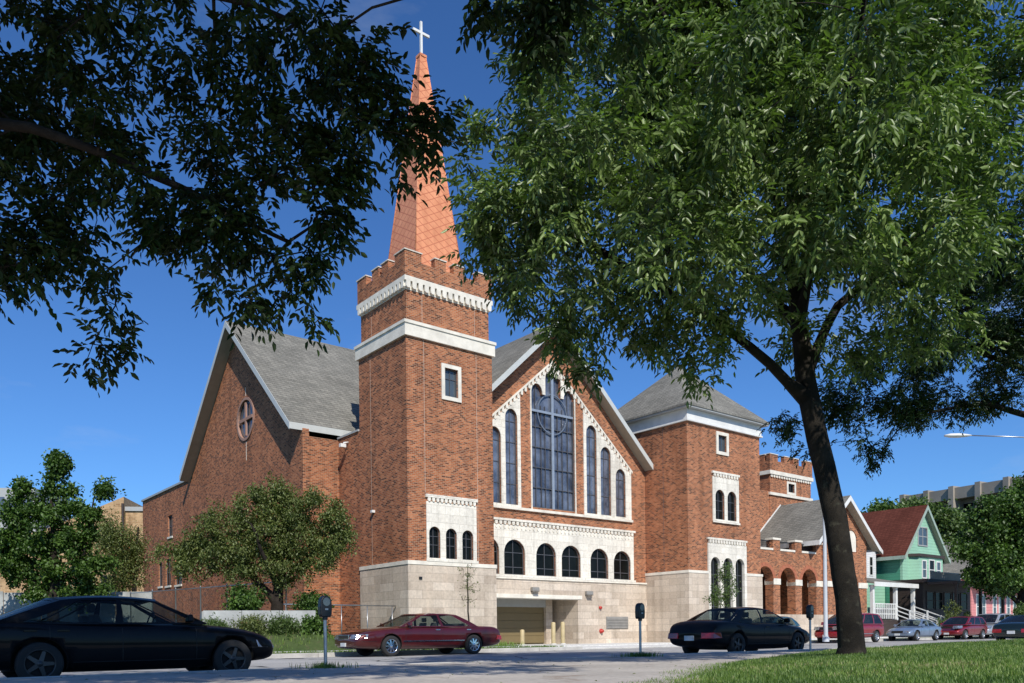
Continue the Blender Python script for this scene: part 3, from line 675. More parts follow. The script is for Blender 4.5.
def blades(pts, h, w, name='grass', mat='grass', spread=.5):
    n = len(pts); P = np.array(pts); a = npr.uniform(0, 2*np.pi, n); hh = h*npr.uniform(.5, 1.3, n); ww = w*npr.uniform(.7, 1.3, n)
    d = np.stack([np.cos(a), np.sin(a), np.zeros(n)], 1); e = np.stack([-np.sin(a), np.cos(a), np.zeros(n)], 1)
    le = npr.uniform(.1, spread, n)[:, None]*hh[:, None]
    z = np.array([0, 0, 1.])
    v0 = P-e*ww[:, None]/2; v1 = P+e*ww[:, None]/2; v2 = P+e*ww[:, None]*.35+z*hh[:, None]*.6+d*le*.4; v3 = P-e*ww[:, None]*.35+z*hh[:, None]*.6+d*le*.4; v4 = P+z*hh[:, None]+d*le*1.3
    V = np.stack([v0, v1, v2, v3, v4], 1).reshape(-1, 3); b = np.arange(n)*5
    F = np.concatenate([np.stack([b, b+1, b+2], 1), np.stack([b, b+2, b+3], 1), np.stack([b+3, b+2, b+4], 1)])
    pat = .5+.28*np.sin(P[:,0]*2.3+np.sin(P[:,1]*1.7))*np.sin(P[:,1]*1.9+.8*np.sin(P[:,0]*3.1))+.2*np.sin(P[:,0]*.8+P[:,1]*.5)  # patchy tone: shadow patches and uneven turf, both in the blade colour
    return mesh_np(name, V, F, np.repeat(np.clip(pat+npr.normal(size=n)*.2, 0, 1), 5), mat)
pts = []
while len(pts) < 110000:
    y = 2.2+26*npr.random()**1.7; x = .8+npr.random()*min(33, y*.75+1.2)
    if x > y*.68+.8: continue
    e = lawn_edge(x, y)
    if e < 0 or (e < .4 and npr.random() > e/.4+.15): continue
    pts.append((x, y, lawn_z(x, y)-.01))
tag(blades(pts, .05, .009), 'short mown grass of the bright foreground lawn', 'grass', kind='stuff')
def tuft(c, n, r, h, w=.012): 
    out = []
    for _ in range(n):
        t = npr.random()*2*math.pi; q = r*abs(npr.normal())*.6
        out.append((c[0]+q*math.cos(t)*1.6, c[1]+q*math.sin(t), c[2]))
    return out
from mathutils.bvhtree import BVHTree
# ------------------------------------------------------------------ street furniture
def post_meter(a, b, label, z=.14, tilt=0, h=1.27):
    r = empty('parking_meter', W(a, b, z), TH); tag(r, label, 'parking meter', 'parking meters along the near kerb')
    k = h/1.35
    MB().lathe([(.03, 0), (.03, .95*k)], n=14).build('post', 'steel', r)
    m = MB(); m.lathe([(.045, .0), (.05, .02), (.045, .06)], c=(0, 0, .90*k), n=16); m.build('collar', 'black_metal', r)
    prof = [(-.085, .95*k), (.085, .95*k), (.105, 1.0*k), (.112, 1.14*k), (.105, 1.2*k)] + [(.105*math.cos(t), 1.23*k+.115*math.sin(t)) for t in [math.pi*i/10 for i in range(11)]] + [(-.105, 1.2*k), (-.112, 1.14*k), (-.105, 1.0*k)]
    hd = MB().prism([(x, -.065, zz) for x, zz in prof], (0, .13, 0)).build('housing', 'black_metal', r, bevel=.018)
    m = MB(); m.plate([[(.07*math.cos(t), 1.235*k+.075*math.sin(t)) for t in [2*math.pi*i/16 for i in range(16)]]], FB(-.071), 0, .004); m.build('display', 'glass_grey', hd)
    m = MB(); m.box(-.03, .03, -.072, -.067, 1.08*k, 1.11*k); m.build('coin_slot', 'steel', hd)
    r.rotation_euler.y = tilt; return r
post_meter(-13.6, -19.1, 'parking meter by the front end of the near black sedan')
post_meter(-5.7, -19.3, 'parking meter standing alone in front of the pale stone tower base', h=1.25)
post_meter(1.15, -19.5, 'dark parking meter just left of the big tree trunk', h=1.30)
p = W(-13.6, -19.1, .14); q = W(-5.7, -19.3, .14)
for c, n_, lab in ((p, 260, 'grass tuft around the foot of the left meter'), (q, 420, 'weedy grass tuft around the foot of the middle meter')):
    tag(blades(tuft(c, n_, .28, .1), .10, .014, 'grass_tuft'), lab, 'grass tuft', kind='stuff')
# bollards in front of the garage
for i, (a, b, h, lab) in enumerate(((8.35, 2.0, .85, 'leftmost and shortest of the three yellow bollards at the garage'), (10.6, 2.0, 1.25, 'yellow bollard in the middle of the garage mouth'), (11.35, 2.05, 1.27, 'rightmost yellow bollard beside the garage side wall'))):
    r = tag(empty('bollard', W(a, b, .12), TH), lab, 'bollard', 'yellow bollards at the garage')
    MB().lathe([(.12, 0), (.12, h-.06), (.10, h-.02), (.05, h), (.001, h+.005)], n=18).build('post', 'yellow', r)
    MB().lathe([(.16, 0), (.16, .06), (.13, .07)], n=18).build('base', 'concrete', r)
# white street pole
r = tag(empty('street_pole', (14.35, 38, .2)), 'tall pale grey street pole rising in front of the brick arcade', 'pole')
MB().lathe([(.095, 0), (.09, 1.5), (.065, 9.3)], n=16).build('shaft', 'pole_grey', r); MB().lathe([(.15, 0), (.15, .2), (.10, .24)], n=16).build('base', 'pole_grey', r)
# street lamp whose mast stands beyond the right edge
r = tag(empty('street_lamp', (20.4, 29.5, .14)), 'cobra head street lamp reaching in over the tree from the right', 'street lamp')
MB().lathe([(.11, 0), (.07, 7.1)], n=12).build('mast', 'steel', r)
MB().tube([(0, 0, 7.0), (-.8, .1, 7.25), (-2.2, .2, 7.4), (-3.9, .3, 7.5)], .022, 8).build('arm', 'steel', r)
m = MB(); n_ = 10; prof = [(0, .04), (.15, .09), (.45, .14), (.75, .13), (.95, .06)]
m.add([(-3.85-x, .3+w*math.cos(2*math.pi*k/n_), 7.5+w*.55*math.sin(2*math.pi*k/n_)) for x, w in prof for k in range(n_)], [(i*n_+k, i*n_+(k+1) % n_, (i+1)*n_+(k+1) % n_, (i+1)*n_+k) for i in range(4) for k in range(n_)]+[tuple(range(n_)), tuple(4*n_+k for k in range(n_))], 0, True)
m.build('lamp_head', 'white_paint', r)

# ------------------------------------------------------------------ cars
def paint(name, c, metal=.3, rough=.28, coat=1.):
    m, nt, b = newmat(name); b.inputs['Base Color'].default_value = (*c, 1)
    nt.links.new(ramp(nt, noise(nt, 2.5, 5, objvec(nt)), [(.3, tuple(x*.85 for x in c)), (.7, tuple(min(1, x*1.12) for x in c))]), b.inputs['Base Color'])
    r_ = N(nt, 'ShaderNodeMapRange'); r_.inputs[3].default_value = rough; r_.inputs[4].default_value = rough+.15; nt.links.new(noise(nt, 6, 4, objvec(nt)), r_.inputs[0]); nt.links.new(r_.outputs[0], b.inputs['Roughness'])
    b.inputs['Metallic'].default_value = metal; b.inputs['Coat Weight'].default_value = coat; b.inputs['Coat Roughness'].default_value = .03; b.inputs['Specular IOR Level'].default_value = .5 if coat > .5 else .15; return m
M['paint_maroon'] = paint('maroon_paint', (.075, .004, .003)); M['paint_black'] = paint('black_paint', (.0012, .0012, .0015), .0, .5, .3)
M['paint_navy'] = paint('midnight_paint', (.0008, .001, .002), .0, .5, .22); M['paint_red'] = paint('red_paint_car', (.30, .012, .016)); M['paint_darkred'] = paint('dark_red_paint', (.22, .01, .015))
M['paint_blue'] = paint('light_blue_paint', (.20, .27, .37), .4); M['paint_teal'] = paint('blue_green_paint', (.03, .09, .12), .3); M['paint_silver'] = paint('silver_paint', (.42, .43, .45), .4); M['paint_green'] = paint('dark_green_paint', (.006, .014, .012), .2)
M['tyre'] = plain('tyre_rubber', (.018, .018, .018), .85); M['chrome'] = plain('chrome', (.75, .75, .76), .15, 1., .05); M['alloy'] = plain('alloy', (.55, .55, .56), .3, .9)
M['alloy_shade'] = plain('alloy_painted_shade', (.05, .05, .052), .35, .6)  # darker copy of alloy; tree shade on the rims is in the colour
M['seat'] = plain('seat_fabric', (.16, .15, .14), .9); M['seat_dark'] = plain('dark_seat_fabric', (.03, .03, .032), .9)

M['lens_red'] = plain('red_lens', (.30, .008, .006), .15, var=.2, coat=1.); M['lens_clear'] = plain('clear_lens', (.30, .31, .31), .1, .6, var=.5, scale=9, coat=1.); M['lens_amber'] = plain('amber_lens', (.6, .2, .02), .2)
M['plate'] = plain('licence_plate', (.6, .62, .62), .5); M['under'] = plain('underbody', (.01, .01, .01), .9); M['trim_black'] = plain('black_rubber_trim', (.012, .012, .012), .5)
def car_glass(name, tint, tr):
    m, nt, b = newmat(name); b.inputs['Base Color'].default_value = (*tint, 1); b.inputs['Roughness'].default_value = .03; b.inputs['IOR'].default_value = 1.5
    t = N(nt, 'ShaderNodeBsdfTransparent'); t.inputs[0].default_value = (.62, .70, .68, 1)
    ms = N(nt, 'ShaderNodeMixShader'); ms.inputs[0].default_value = tr
    nt.links.new(b.outputs[0], ms.inputs[1]); nt.links.new(t.outputs[0], ms.inputs[2]); nt.links.new(ms.outputs[0], nt.nodes['Material Output'].inputs[0]); return m
M['car_glass'] = car_glass('car_window_glass', (.015, .02, .022), .68)
M['car_glass_dark'] = car_glass('tinted_window_glass', (.01, .012, .014), .2)

def boolean_cut(o, cutters):
    for c in cutters:
        md = o.modifiers.new('cut', 'BOOLEAN'); md.object = c; md.operation = 'DIFFERENCE'; md.solver = 'EXACT'
    bpy.context.view_layer.update()
    dg = bpy.context.evaluated_depsgraph_get(); me = bpy.data.meshes.new_from_object(o.evaluated_get(dg))
    o.modifiers.clear(); old = o.data; o.data = me
    for c in cutters: bpy.data.objects.remove(c, do_unlink=True)
def make_car(name, label, cat, pos, L, w, wf, wr, body, cab, paintm, rw=.33, group=None, rim='alloy', glass='car_glass', spokes=7, heading=0, seats='seat', trimm=None, two_tone=None, lights='sedan', scale=(1, 1, 1), zbelt=None):
    """car frame: +x forward, z up. body = stations (x, z bottom, z top, half width); cab = (base_rear, base_front, roof_rear, roof_front, roof_z, base_half, roof_half, pillars)"""
    xF_ = body[-1][0]; root = empty(name, pos, heading); root.scale = scale; tag(root, label, cat, group)
    # ---- lower body loft
    NR = 14; vs = []
    for (x, zb, zt, hw) in body:
        sh = zt-.05 if zt-zb > .3 else zt-.02; mid = zb+(zt-zb)*.55
        half = [(0, zb), (hw*.80, zb), (hw*.965, zb+.07), (hw, mid), (hw*.985, sh-.06), (hw*.93, sh+.015), (hw*.62, zt+.012), (0, zt+.03)]
        ringp = half + [(-y, z) for y, z in half[-2:0:-1]]
        vs += [(x, y, z) for y, z in ringp]
    n = len(ringp); ns = len(body)
    fs = [(i*n+k, i*n+(k+1) % n, (i+1)*n+(k+1) % n, (i+1)*n+k) for i in range(ns-1) for k in range(n)]
    mb = MB(); mb.add(vs, fs, 0, True); 
    for e_ in (0, ns-1):   # end caps as strips
        half = n//2; ids = [e_*n+k for k in range(n)]
        for k in range(half): 
            a_, b_, c_, d_ = ids[k], ids[k+1], ids[(n-k-1) % n], ids[(n-k) % n]
            f = [a_, b_, c_, d_]; f = list(dict.fromkeys(f))
            if len(f) > 2: mb.f.append(f); mb.m.append(0); mb.sm.append(True)
    o = mb.build('body', paintm, root)
    sb = o.modifiers.new('s', 'SUBSURF'); sb.levels = sb.render_levels = 2
    cut = []
    for xw in (wf, wr):
        for s in (-1, 1):
            c = MB().lathe([(.0001, -.26), (rw+.055, -.26), (rw+.055, .3), (.0001, .3)], 'y', (xw, s*(w-.05), rw+.01), 28, smooth=False).build('cutter', 'under')
            c.matrix_world = Matrix.Identity(4); cut.append(c)
    o.parent = None; boolean_cut(o, cut); o.parent = root
    o.data.materials.clear(); o.data.materials.append(M[paintm]); o.data.materials.append(M['under'])
    for pl in o.data.polygons:
        c = pl.center
        inwell = False
        for xw in (wf, wr):
            rr = math.hypot(c.x-xw, c.z-rw-.01)
            if (abs(rr-(rw+.055)) < .012 and abs(c.y) < w-.02 and abs(pl.normal.y) < .3) or (rr < rw+.05 and abs(c.y) < w-.25): inwell = True
        if inwell: pl.material_index = 1; pl.use_smooth = False
        else: pl.use_smooth = True
    bvh = BVHTree.FromPolygons([v.co.copy() for v in o.data.vertices], [tuple(p.vertices) for p in o.data.polygons])
    def seam(nm, x0_, z0_, x1_, z1_, s, r_=.005, n_=14, mat='trim_black', off=.0):
        ps = []
        for i in range(n_+1):
            x, z = x0_+(x1_-x0_)*i/n_, z0_+(z1_-z0_)*i/n_
            h_ = bvh.ray_cast(Vector((x, s*3, z)), Vector((0, -s, 0)))
            if h_[0] is not None: ps.append(h_[0]+Vector((0, s*off, 0)))
        if len(ps) > 3: MB().tube(ps, r_, 5).build(nm, mat, root)
    # ---- wheels
    for xw in (wf, wr):
        for s in (-1, 1):
            yo = s*(w-.115)
            t = MB().lathe([(rw*.66, -.10), (rw*.9, -.108), (rw*.985, -.08), (rw, 0), (rw*.985, .08), (rw*.9, .108), (rw*.66, .10)], 'y', (0, 0, 0), 36)
            t.lathe([(rw*.66, -.09), (rw*.62, 0), (rw*.66, .09)], 'y', (0, 0, 0), 36)
            wo = t.build('wheel', 'tyre', root, (xw, yo, rw))
            r_ = MB().lathe([(rw*.68, s*.085), (rw*.64, s*.10), (rw*.60, s*.075), (rw*.58, s*.03)], 'y', (0, 0, 0), 36)
            r_.lathe([(.001, s*.085), (rw*.13, s*.08), (rw*.2, s*.06), (rw*.2, s*.03)], 'y', (0, 0, 0), 20)
            for k in range(spokes):
                a = 2*math.pi*k/spokes; ca_, sa_ = math.cos(a), math.sin(a); w0, w1 = rw*.105, rw*.075
                q = [(rw*.12, -w0), (rw*.60, -w1), (rw*.60, w1), (rw*.12, w0)]
                pts_ = [(x*ca_-z*sa_, s*.055, x*sa_+z*ca_) for x, z in q] + [(x*ca_-z*sa_, s*.078 if x < rw*.3 else s*.07, x*sa_+z*ca_) for x, z in q]
                r_.hexa(pts_)
            r_.build('rim', rim, wo)
            d_ = MB().lathe([(.001, s*.028), (rw*.6, s*.028)], 'y', (0, 0, 0), 24); d_.build('brake_disc', 'under', wo)
    # ---- cabin
    br, bf, rr, rf, rz, bh, rh, pil = cab
    def zt_at(x):
        st = sorted(body)
        for (x0, _, z0, _), (x1, _, z1, _) in zip(st, st[1:]):
            if x0 <= x <= x1: return z0+(z1-z0)*(x-x0)/(x1-x0)
        return st[-1][2]
    zb0 = (zbelt or zt_at((br+bf)/2))-.015
    def P(s_, t, side):   # side surface: s_ 0 rear .. 1 front, t 0 belt .. 1 roof edge
        x = (br+(bf-br)*s_)*(1-t)+(rr+(rf-rr)*s_)*t
        y = bh*(1-t)+rh*t + .035*math.sin(math.pi*t) 
        z = zb0*(1-t)+(rz-.045-.055*(2*s_-1)**2)*t
        return Vector((x, side*y, z))
    def Fw(s_, t, fr):    # windscreen / rear screen: s_ 0..1 across, t 0 base .. 1 roof
        xb, xr = (bf, rf) if fr > 0 else (br, rr)
        y0, y1 = bh, rh; yy = (y0*(1-t)+y1*t+.035*math.sin(math.pi*t))*(2*s_-1)
        x = xb*(1-t)+xr*t + fr*(.10*(1-(2*s_-1)**2)) + fr*.02*math.sin(math.pi*t)
        z = zb0*(1-t)+(rz-.10)*t + .055*(1-(2*s_-1)**2)*t
        return Vector((x, yy, z))
    cabm = MB(); G = []
    def grid(mb_, fn_, s0, s1, t0, t1, ns_=6, nt_=4, off=0):
        o_ = len(mb_.v); vs_ = [fn_(s0+(s1-s0)*i/ns_, t0+(t1-t0)*j/nt_) for j in range(nt_+1) for i in range(ns_+1)]
        mb_.add(vs_, [(j*(ns_+1)+i, j*(ns_+1)+i+1, (j+1)*(ns_+1)+i+1, (j+1)*(ns_+1)+i) for j in range(nt_) for i in range(ns_)], 0, True)
    def framed(fn_, cells, s_edges, t0, t1, inward):
        """cells: list of (s0,s1 at base, s0,s1 at top) windows"""
        def q(sb, st, t): return sb+(st-sb)*(t-t0)/(t1-t0)
        bounds = [0.0]
        def strip_(a0, b0, a1, b1):   # between s=a(t) and b(t)
            grid(cabm, lambda u, v_: fn_(q(a0, a1, t0+(t1-t0)*v_)+(q(b0, b1, t0+(t1-t0)*v_)-q(a0, a1, t0+(t1-t0)*v_))*u, t0+(t1-t0)*v_), 0, 1, 0, 1, 4, 5)
        prev = (0, 0)
        for (sb0, sb1, st0, st1) in cells:
            strip_(prev[0], sb0, prev[1], st0); g_ = MB()
            grid(g_, lambda u, v_: fn_(q(sb0, st0, t0+(t1-t0)*v_)+(q(sb1, st1, t0+(t1-t0)*v_)-q(sb0, st0, t0+(t1-t0)*v_))*u, t0+(t1-t0)*v_)+inward, 0, 1, 0, 1, 6, 5); G.append(g_)
            prev = (sb1, st1)
        strip_(prev[0], 1, prev[1], 1)
        grid(cabm, fn_, 0, 1, 0, t0, 10, 2); grid(cabm, fn_, 0, 1, t1, 1, 10, 2)
    names = []
    for side in (-1, 1):
        framed(lambda s_, t: P(s_, t, side), pil, None, .07, .90, Vector((0, -side*.012, 0))); names += ['side_window']*len(pil)
    framed(lambda s_, t: Fw(s_, t, 1), [(.05, .95, .05, .95)], None, .06, .94, Vector((-.012, 0, 0))); names.append('windscreen')
    framed(lambda s_, t: Fw(s_, t, -1), [(.06, .94, .07, .93)], None, .08, .93, Vector((.012, 0, 0))); names.append('rear_window')
    # roof skin
    def roof(u, v_):
        e0 = P(u, 1, -1); e1 = P(u, 1, 1); y = e0.y+(e1.y-e0.y)*v_; k = 1-(2*v_-1)**2; k4 = 1-(2*v_-1)**4
        x = e0.x + (2*u-1)*.10*k*(abs(2*u-1)**3) + (.0)
        z = e0.z + (rz-.045*(2*u-1)**2-e0.z)*k4
        return Vector((x, y, z))
    grid(cabm, roof, 0, 1, 0, 1, 10, 10)
    # stitch the roof to the screens
    for fr, u in ((1, 1), (-1, 0)):
        vs_ = [Fw(i/10, 1, fr) for i in range(11)] + [roof(u, i/10) for i in range(11)]
        cabm.add(vs_, [(i, i+1, 12+i, 11+i) for i in range(10)], 0, True)
    co_ = cabm.build('cabin', paintm, root)
    for nm, g_ in zip(names, G): g_.build(nm, glass, co_ if False else root)
    # ---- seats and dash
    zs = zb0-.35
    sx_ = (br+bf)/2+.0*L
    for s in (-1, 1):
        for xx in (sx_+.12,):
            m_ = MB(); m_.hexa([(xx-.14, s*.38-.22, zs), (xx+.0, s*.38-.22, zs), (xx+.0, s*.38+.22, zs), (xx-.14, s*.38+.22, zs), (xx-.26, s*.38-.19, zb0+.16), (xx-.16, s*.38-.19, zb0+.16), (xx-.16, s*.38+.19, zb0+.16), (xx-.26, s*.38+.19, zb0+.16)])
            m_.box(xx-.29, xx-.2, s*.38-.12, s*.38+.12, zb0+.19, zb0+.34)
            m_.build('seat', seats, root, bevel=.03)
    m_ = MB(); m_.hexa([(br+.45, -.6, zs), (br+.7, -.6, zs), (br+.7, .6, zs), (br+.45, .6, zs), (br+.38, -.58, zb0+.13), (br+.5, -.58, zb0+.13), (br+.5, .58, zb0+.13), (br+.38, .58, zb0+.13)])
    m_.build('rear_seat', seats, root, bevel=.03)
    MB().box(bf-.55, bf-.05, -bh*.85, bh*.85, zb0-.25, zb0+.03).build('dashboard', 'seat_dark', root, bevel=.03)
    m_ = MB(); cx_, cz_ = bf-.62, zb0+.06; k_ = 20
    m_.tube([(cx_+.05*math.sin(2*math.pi*i/k_), .36+.17*math.cos(2*math.pi*i/k_), cz_+.17*math.sin(2*math.pi*i/k_)) for i in range(k_+1)], .015, 6); m_.build('steering_wheel', 'trim_black', root)
    # ---- mirrors, handles, trim, plates, lights
    for s in (-1, 1):
        q_ = P(.93, .1, s); m_ = MB(); m_.hexa([(q_.x-.10, q_.y-.0, q_.z-.01), (q_.x+.03, q_.y, q_.z-.01), (q_.x+.0, q_.y+s*.2, q_.z+.0), (q_.x-.1, q_.y+s*.2, q_.z), (q_.x-.09, q_.y+s*.02, q_.z+.11), (q_.x-.0, q_.y+s*.02, q_.z+.11), (q_.x-.02, q_.y+s*.18, q_.z+.12), (q_.x-.09, q_.y+s*.18, q_.z+.12)])
        m_.build('mirror', paintm, root, bevel=.02)
        if trimm:
            m_ = MB()
            m_.box(wr+rw+.1, wf-rw-.1, s*w*.995-.01, s*w*.995+.016, .50, .535); m_.build('side_trim', trimm, root)
        for sp in ([c_[0] for c_ in pil] + [pil[-1][1]]):
            q_ = P(sp-.01, 0, s)
            if wr+rw*.3 < q_.x < wf-rw*.4: seam('door_seam', q_.x, zb0-.03, q_.x, .34, s)
        seam('sill_seam', wr+rw+.12, .34, wf-rw-.12, .34, s)
        seam('bumper_seam', xF_-.75, .52, xF_-.2, .52, s, .006) 
        for sp in [c_[0] for c_ in pil[:2]]:
            q_ = P(sp+.02, 0, s); MB().box(q_.x, q_.x+.18, s*w*.975-.01, s*w*.975+.02, zb0-.12, zb0-.08).build('door_handle', 'chrome' if trimm == 'chrome' else paintm, root, bevel=.008)
    xF, xR = body[-1][0], body[0][0]
    zl = (body[-2][2]+body[-2][1])/2
    kind = lights
    hl = dict(sedan=(.16, .50, .70), slim=(.13, .60, .70), grand=(.17, .60, .78), van=(.2, .75, .93))[kind]
    for s in (-1, 1):
        xh = body[-2][0]; hh = hl[0]
        m_ = MB(); m_.hexa([(xh-.30, s*(w*.97)-.0, hl[1]+.02), (xh+.06, s*w*.80, hl[1]), (xh+.10, s*.42, hl[1]), (xh-.25, s*.42, hl[1]), (xh-.34, s*(w*.95), hl[1]+hh), (xh-.0, s*w*.76, hl[1]+hh-.01), (xh+.03, s*.42, hl[1]+hh-.01), (xh-.3, s*.42, hl[1]+hh)])
        m_.build('headlight', 'lens_clear', root, bevel=.015)
        xt = body[1][0]; tz = zl if kind != 'van' else .95
        tz = body[1][2]-.27
        m_ = MB(); m_.hexa([(xt-.09, s*w*.45, tz), (xt+.2, s*w*.45, tz), (xt+.26, s*w*.975, tz+.01), (xt-.04, s*w*.90, tz), (xt-.07, s*w*.45, tz+.17), (xt+.2, s*w*.45, tz+.17), (xt+.22, s*w*.965, tz+.17), (xt-.02, s*w*.88, tz+.17)])
        m_.build('taillight', 'lens_red', root, bevel=.015)
    gm = MB(); xg = body[-2][0]+.10
    gm.box(xg-.1, xg, -.36, .36, hl[1]+.0, hl[1]+.15)
    go = gm.build('grille', 'trim_black' if lights != 'grand' else 'chrome', root, bevel=.01)
    if lights == 'grand':
        gg = MB()
        for i in range(15): gg.box(xg, xg+.012, -.34+i*.048, -.34+i*.048+.012, hl[1]+.02, hl[1]+.13)
        gg.build('grille_bar', 'trim_black', go)
    MB().box(xR-.035, xR-.0, -.16, .16, .46, .60).build('licence_plate', 'plate', root)
    MB().box(xF-.02, xF+.03, -.16, .16, .36, .48).build('licence_plate', 'plate', root)
    return root
def sedan_body(L, w, hood=.82, belt=.95, trunk=.98, wz=.22):
    r, f = -L/2, L/2
    return [(r, .46, .66, w*.80), (r+.06, .36, .78, w*.88), (r+.14, .30, trunk-.06, w*.93), (r+.45, .26, trunk, w*.97), (r+1.05, wz, trunk+.0, w), (r+1.6, wz, belt, w),
            (0, wz, belt-.01, w), (f-1.75, wz, belt-.005, w), (f-1.35, wz, belt-.03, w), (f-.7, .25, hood, w*.985), (f-.28, .27, hood-.09, w*.94), (f-.10, .30, hood-.2, w*.86), (f, .36, .56, w*.74)]
def ab_pos(a, b): return W(a, b, 0)
PIL3 = [(.155, .30, .20, .335), (.315, .60, .355, .60), (.63, .955, .63, .93)]
PIL2 = [(.14, .50, .16, .53), (.54, .95, .57, .93)]
# maroon saloon at the far kerb (faces down the street, towards -a)
make_car('parked_car', 'maroon four door sedan with chrome grille and wheels parked before the stone base', 'car', ab_pos(-4.05, -7.25), 6.1, .98, 1.75, -1.70,
         sedan_body(6.1, .98, .92, 1.02, 1.04), (-1.95, 1.38, -1.15, .45, 1.51, .88, .66, [(.10, .46, .19, .52), (.50, .955, .56, .92)]), 'paint_maroon', .355, rim='chrome', spokes=9, heading=TH+math.pi, trimm='chrome', lights='grand', group=None)
# near black saloon, left
make_car('parked_car', 'black sedan filling the lower left corner, parked at the near kerb in tree shade', 'car', ab_pos(-16.55, -17.38), 4.95, .92, 1.62, -1.33,
         sedan_body(4.95, .92, .87, .95, 1.0, .17), (-2.0, 1.22, -1.0, .42, 1.41, .83, .62, [(.12, .24, .22, .33), (.26, .54, .35, .56), (.58, .94, .60, .92)]), 'paint_navy', .33, rim='alloy_shade', spokes=5, heading=TH, seats='seat_dark')
make_car('parked_car', 'black sedan seen from behind with red tail lights, right of the middle meter', 'car', ab_pos(.9, -17.42), 5.0, .91, 1.55, -1.45,
         sedan_body(5.0, .91, .84, .95, 1.03, .17), (-1.85, 1.25, -1.0, .38, 1.43, .83, .62, PIL2), 'paint_black', .33, rim='alloy_shade', spokes=5, heading=TH)
make_car('parked_car', 'small blue green hatchback mostly hidden behind the black sedan', 'car', ab_pos(17.3, -7.2), 4.2, .85, 1.25, -1.3,
         [(-2.1, .4, .7, .7), (-2.03, .32, .9, .78), (-1.9, .28, 1.0, .82), (-1.2, .24, 1.0, .85), (0, .22, .98, .85), (.7, .22, .97, .85), (1.3, .25, .88, .84), (1.8, .27, .78, .78), (2.0, .3, .66, .7), (2.1, .38, .56, .6)], (-1.85, .85, -1.35, .05, 1.5, .76, .60, PIL2), 'paint_teal', .31, heading=TH+math.pi, seats='seat_dark')
def van_body(L, w, hood=.95, belt=1.05):
    r, f = -L/2, L/2
    return [(r, .42, .8, w*.82), (r+.05, .36, 1.0, w*.92), (r+.14, .32, belt, w*.97), (r+.8, .27, belt+.01, w), (0, .25, belt, w), (f-1.5, .25, belt-.01, w), (f-.9, .26, hood, w*.98), (f-.35, .28, hood-.12, w*.92), (f-.1, .32, hood-.28, w*.82), (f, .38, .58, w*.7)]
make_car('parked_van', 'red minivan with silver lower band half hidden behind the big trunk', 'van', ab_pos(25.3, -7.25), 5.0, .95, 1.5, -1.45,
         van_body(5.0, .95), (-2.38, 1.55, -2.1, .35, 1.74, .88, .70, [(.04, .28, .06, .30), (.31, .62, .33, .62), (.65, .95, .66, .92)]), 'paint_red', .34, glass='car_glass_dark', heading=TH+math.pi, trimm='alloy', lights='van')
make_car('parked_car', 'pale blue sedan parked in front of the green house steps', 'car', ab_pos(33.4, -7.2), 4.5, .88, 1.35, -1.25,
         sedan_body(4.5, .88, .82, .93, .96), (-1.6, 1.0, -.85, .15, 1.40, .80, .60, PIL2), 'paint_blue', .32, heading=TH+math.pi)
make_car('parked_car', 'dark red car with bright headlight between blue sedan and silver vehicle', 'car', ab_pos(40.3, -7.2), 4.6, .92, 1.4, -1.35,
         van_body(4.6, .92, .9, 1.0), (-2.1, 1.25, -1.85, .2, 1.62, .85, .66, [(.04, .28, .06, .30), (.31, .62, .33, .62), (.65, .95, .66, .92)]), 'paint_darkred', .33, glass='car_glass_dark', heading=TH+math.pi, lights='van')
make_car('parked_van', 'silver sport utility wagon with dark windows at right edge', 'van', ab_pos(45.2, -7.2), 5.2, .97, 1.5, -1.45,
         van_body(5.2, .97, 1.0, 1.12), (-2.48, 1.4, -2.25, .35, 1.85, .90, .74, [(.04, .28, .06, .30), (.31, .62, .33, .62), (.65, .95, .66, .92)]), 'paint_silver', .36, glass='car_glass_dark', heading=TH+math.pi, lights='van')
make_car('parked_car', 'dark green sedan in deep shade in front of the silver wagon', 'car', ab_pos(23.6, -17.35), 4.8, .92, 1.5, -1.4,
         sedan_body(4.8, .92, .80, .93, .98), (-1.85, 1.2, -1.0, .2, 1.36, .82, .62, PIL2), 'paint_green', .32, rim='alloy_shade', heading=TH, glass='car_glass_dark')
# ------------------------------------------------------------------ neighbours on the right
def house_window(root, plane, x0, x1, z0, z1, name='window', fr='white_paint', glass='glass_grey', t=.09, cols=1):
    kind, c0 = plane; fn = (FB if kind == 'b' else FA)(c0)
    m = MB(); m.plate([rect(x0-t, x1+t, z0-t, z1+t), rect(x0, x1, z0, z1)], fn, -.06, .02); m.plate([rect(x0, x1, (z0+z1)/2-.03, (z0+z1)/2+.03)], fn, -.04, .0)
    for i in range(1, cols): x = x0+(x1-x0)*i/cols; m.plate([rect(x-.03, x+.03, z0, z1)], fn, -.042, .001)
    o = m.build(name, fr, root); g = MB(); g.plate([rect(x0, x1, z0, z1)], fn, -.02, -.01); g.build('pane', glass, o); return o
def house(name, label, a, b, w, depth, ze, zr, wall, sidew, roofm, over=.45, trim='white_paint', cat='house', base=0.2):
    """gable to the street; local origin at the front centre"""
    r = tag(empty(name, W(a, b, 0), TH), label, cat); h = w/2
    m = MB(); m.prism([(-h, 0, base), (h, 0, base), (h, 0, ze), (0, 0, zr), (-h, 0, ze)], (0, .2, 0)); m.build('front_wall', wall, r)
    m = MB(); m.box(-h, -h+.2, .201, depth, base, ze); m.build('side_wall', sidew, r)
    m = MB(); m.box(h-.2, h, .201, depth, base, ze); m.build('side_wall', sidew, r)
    sl = (zr-ze)/h
    gable_roof(0, h+over, zr+.05, sl, -over, depth+.3, parent=r, mat=roofm, fascia=over-.03, fmat=trim, th=.16)
    return r
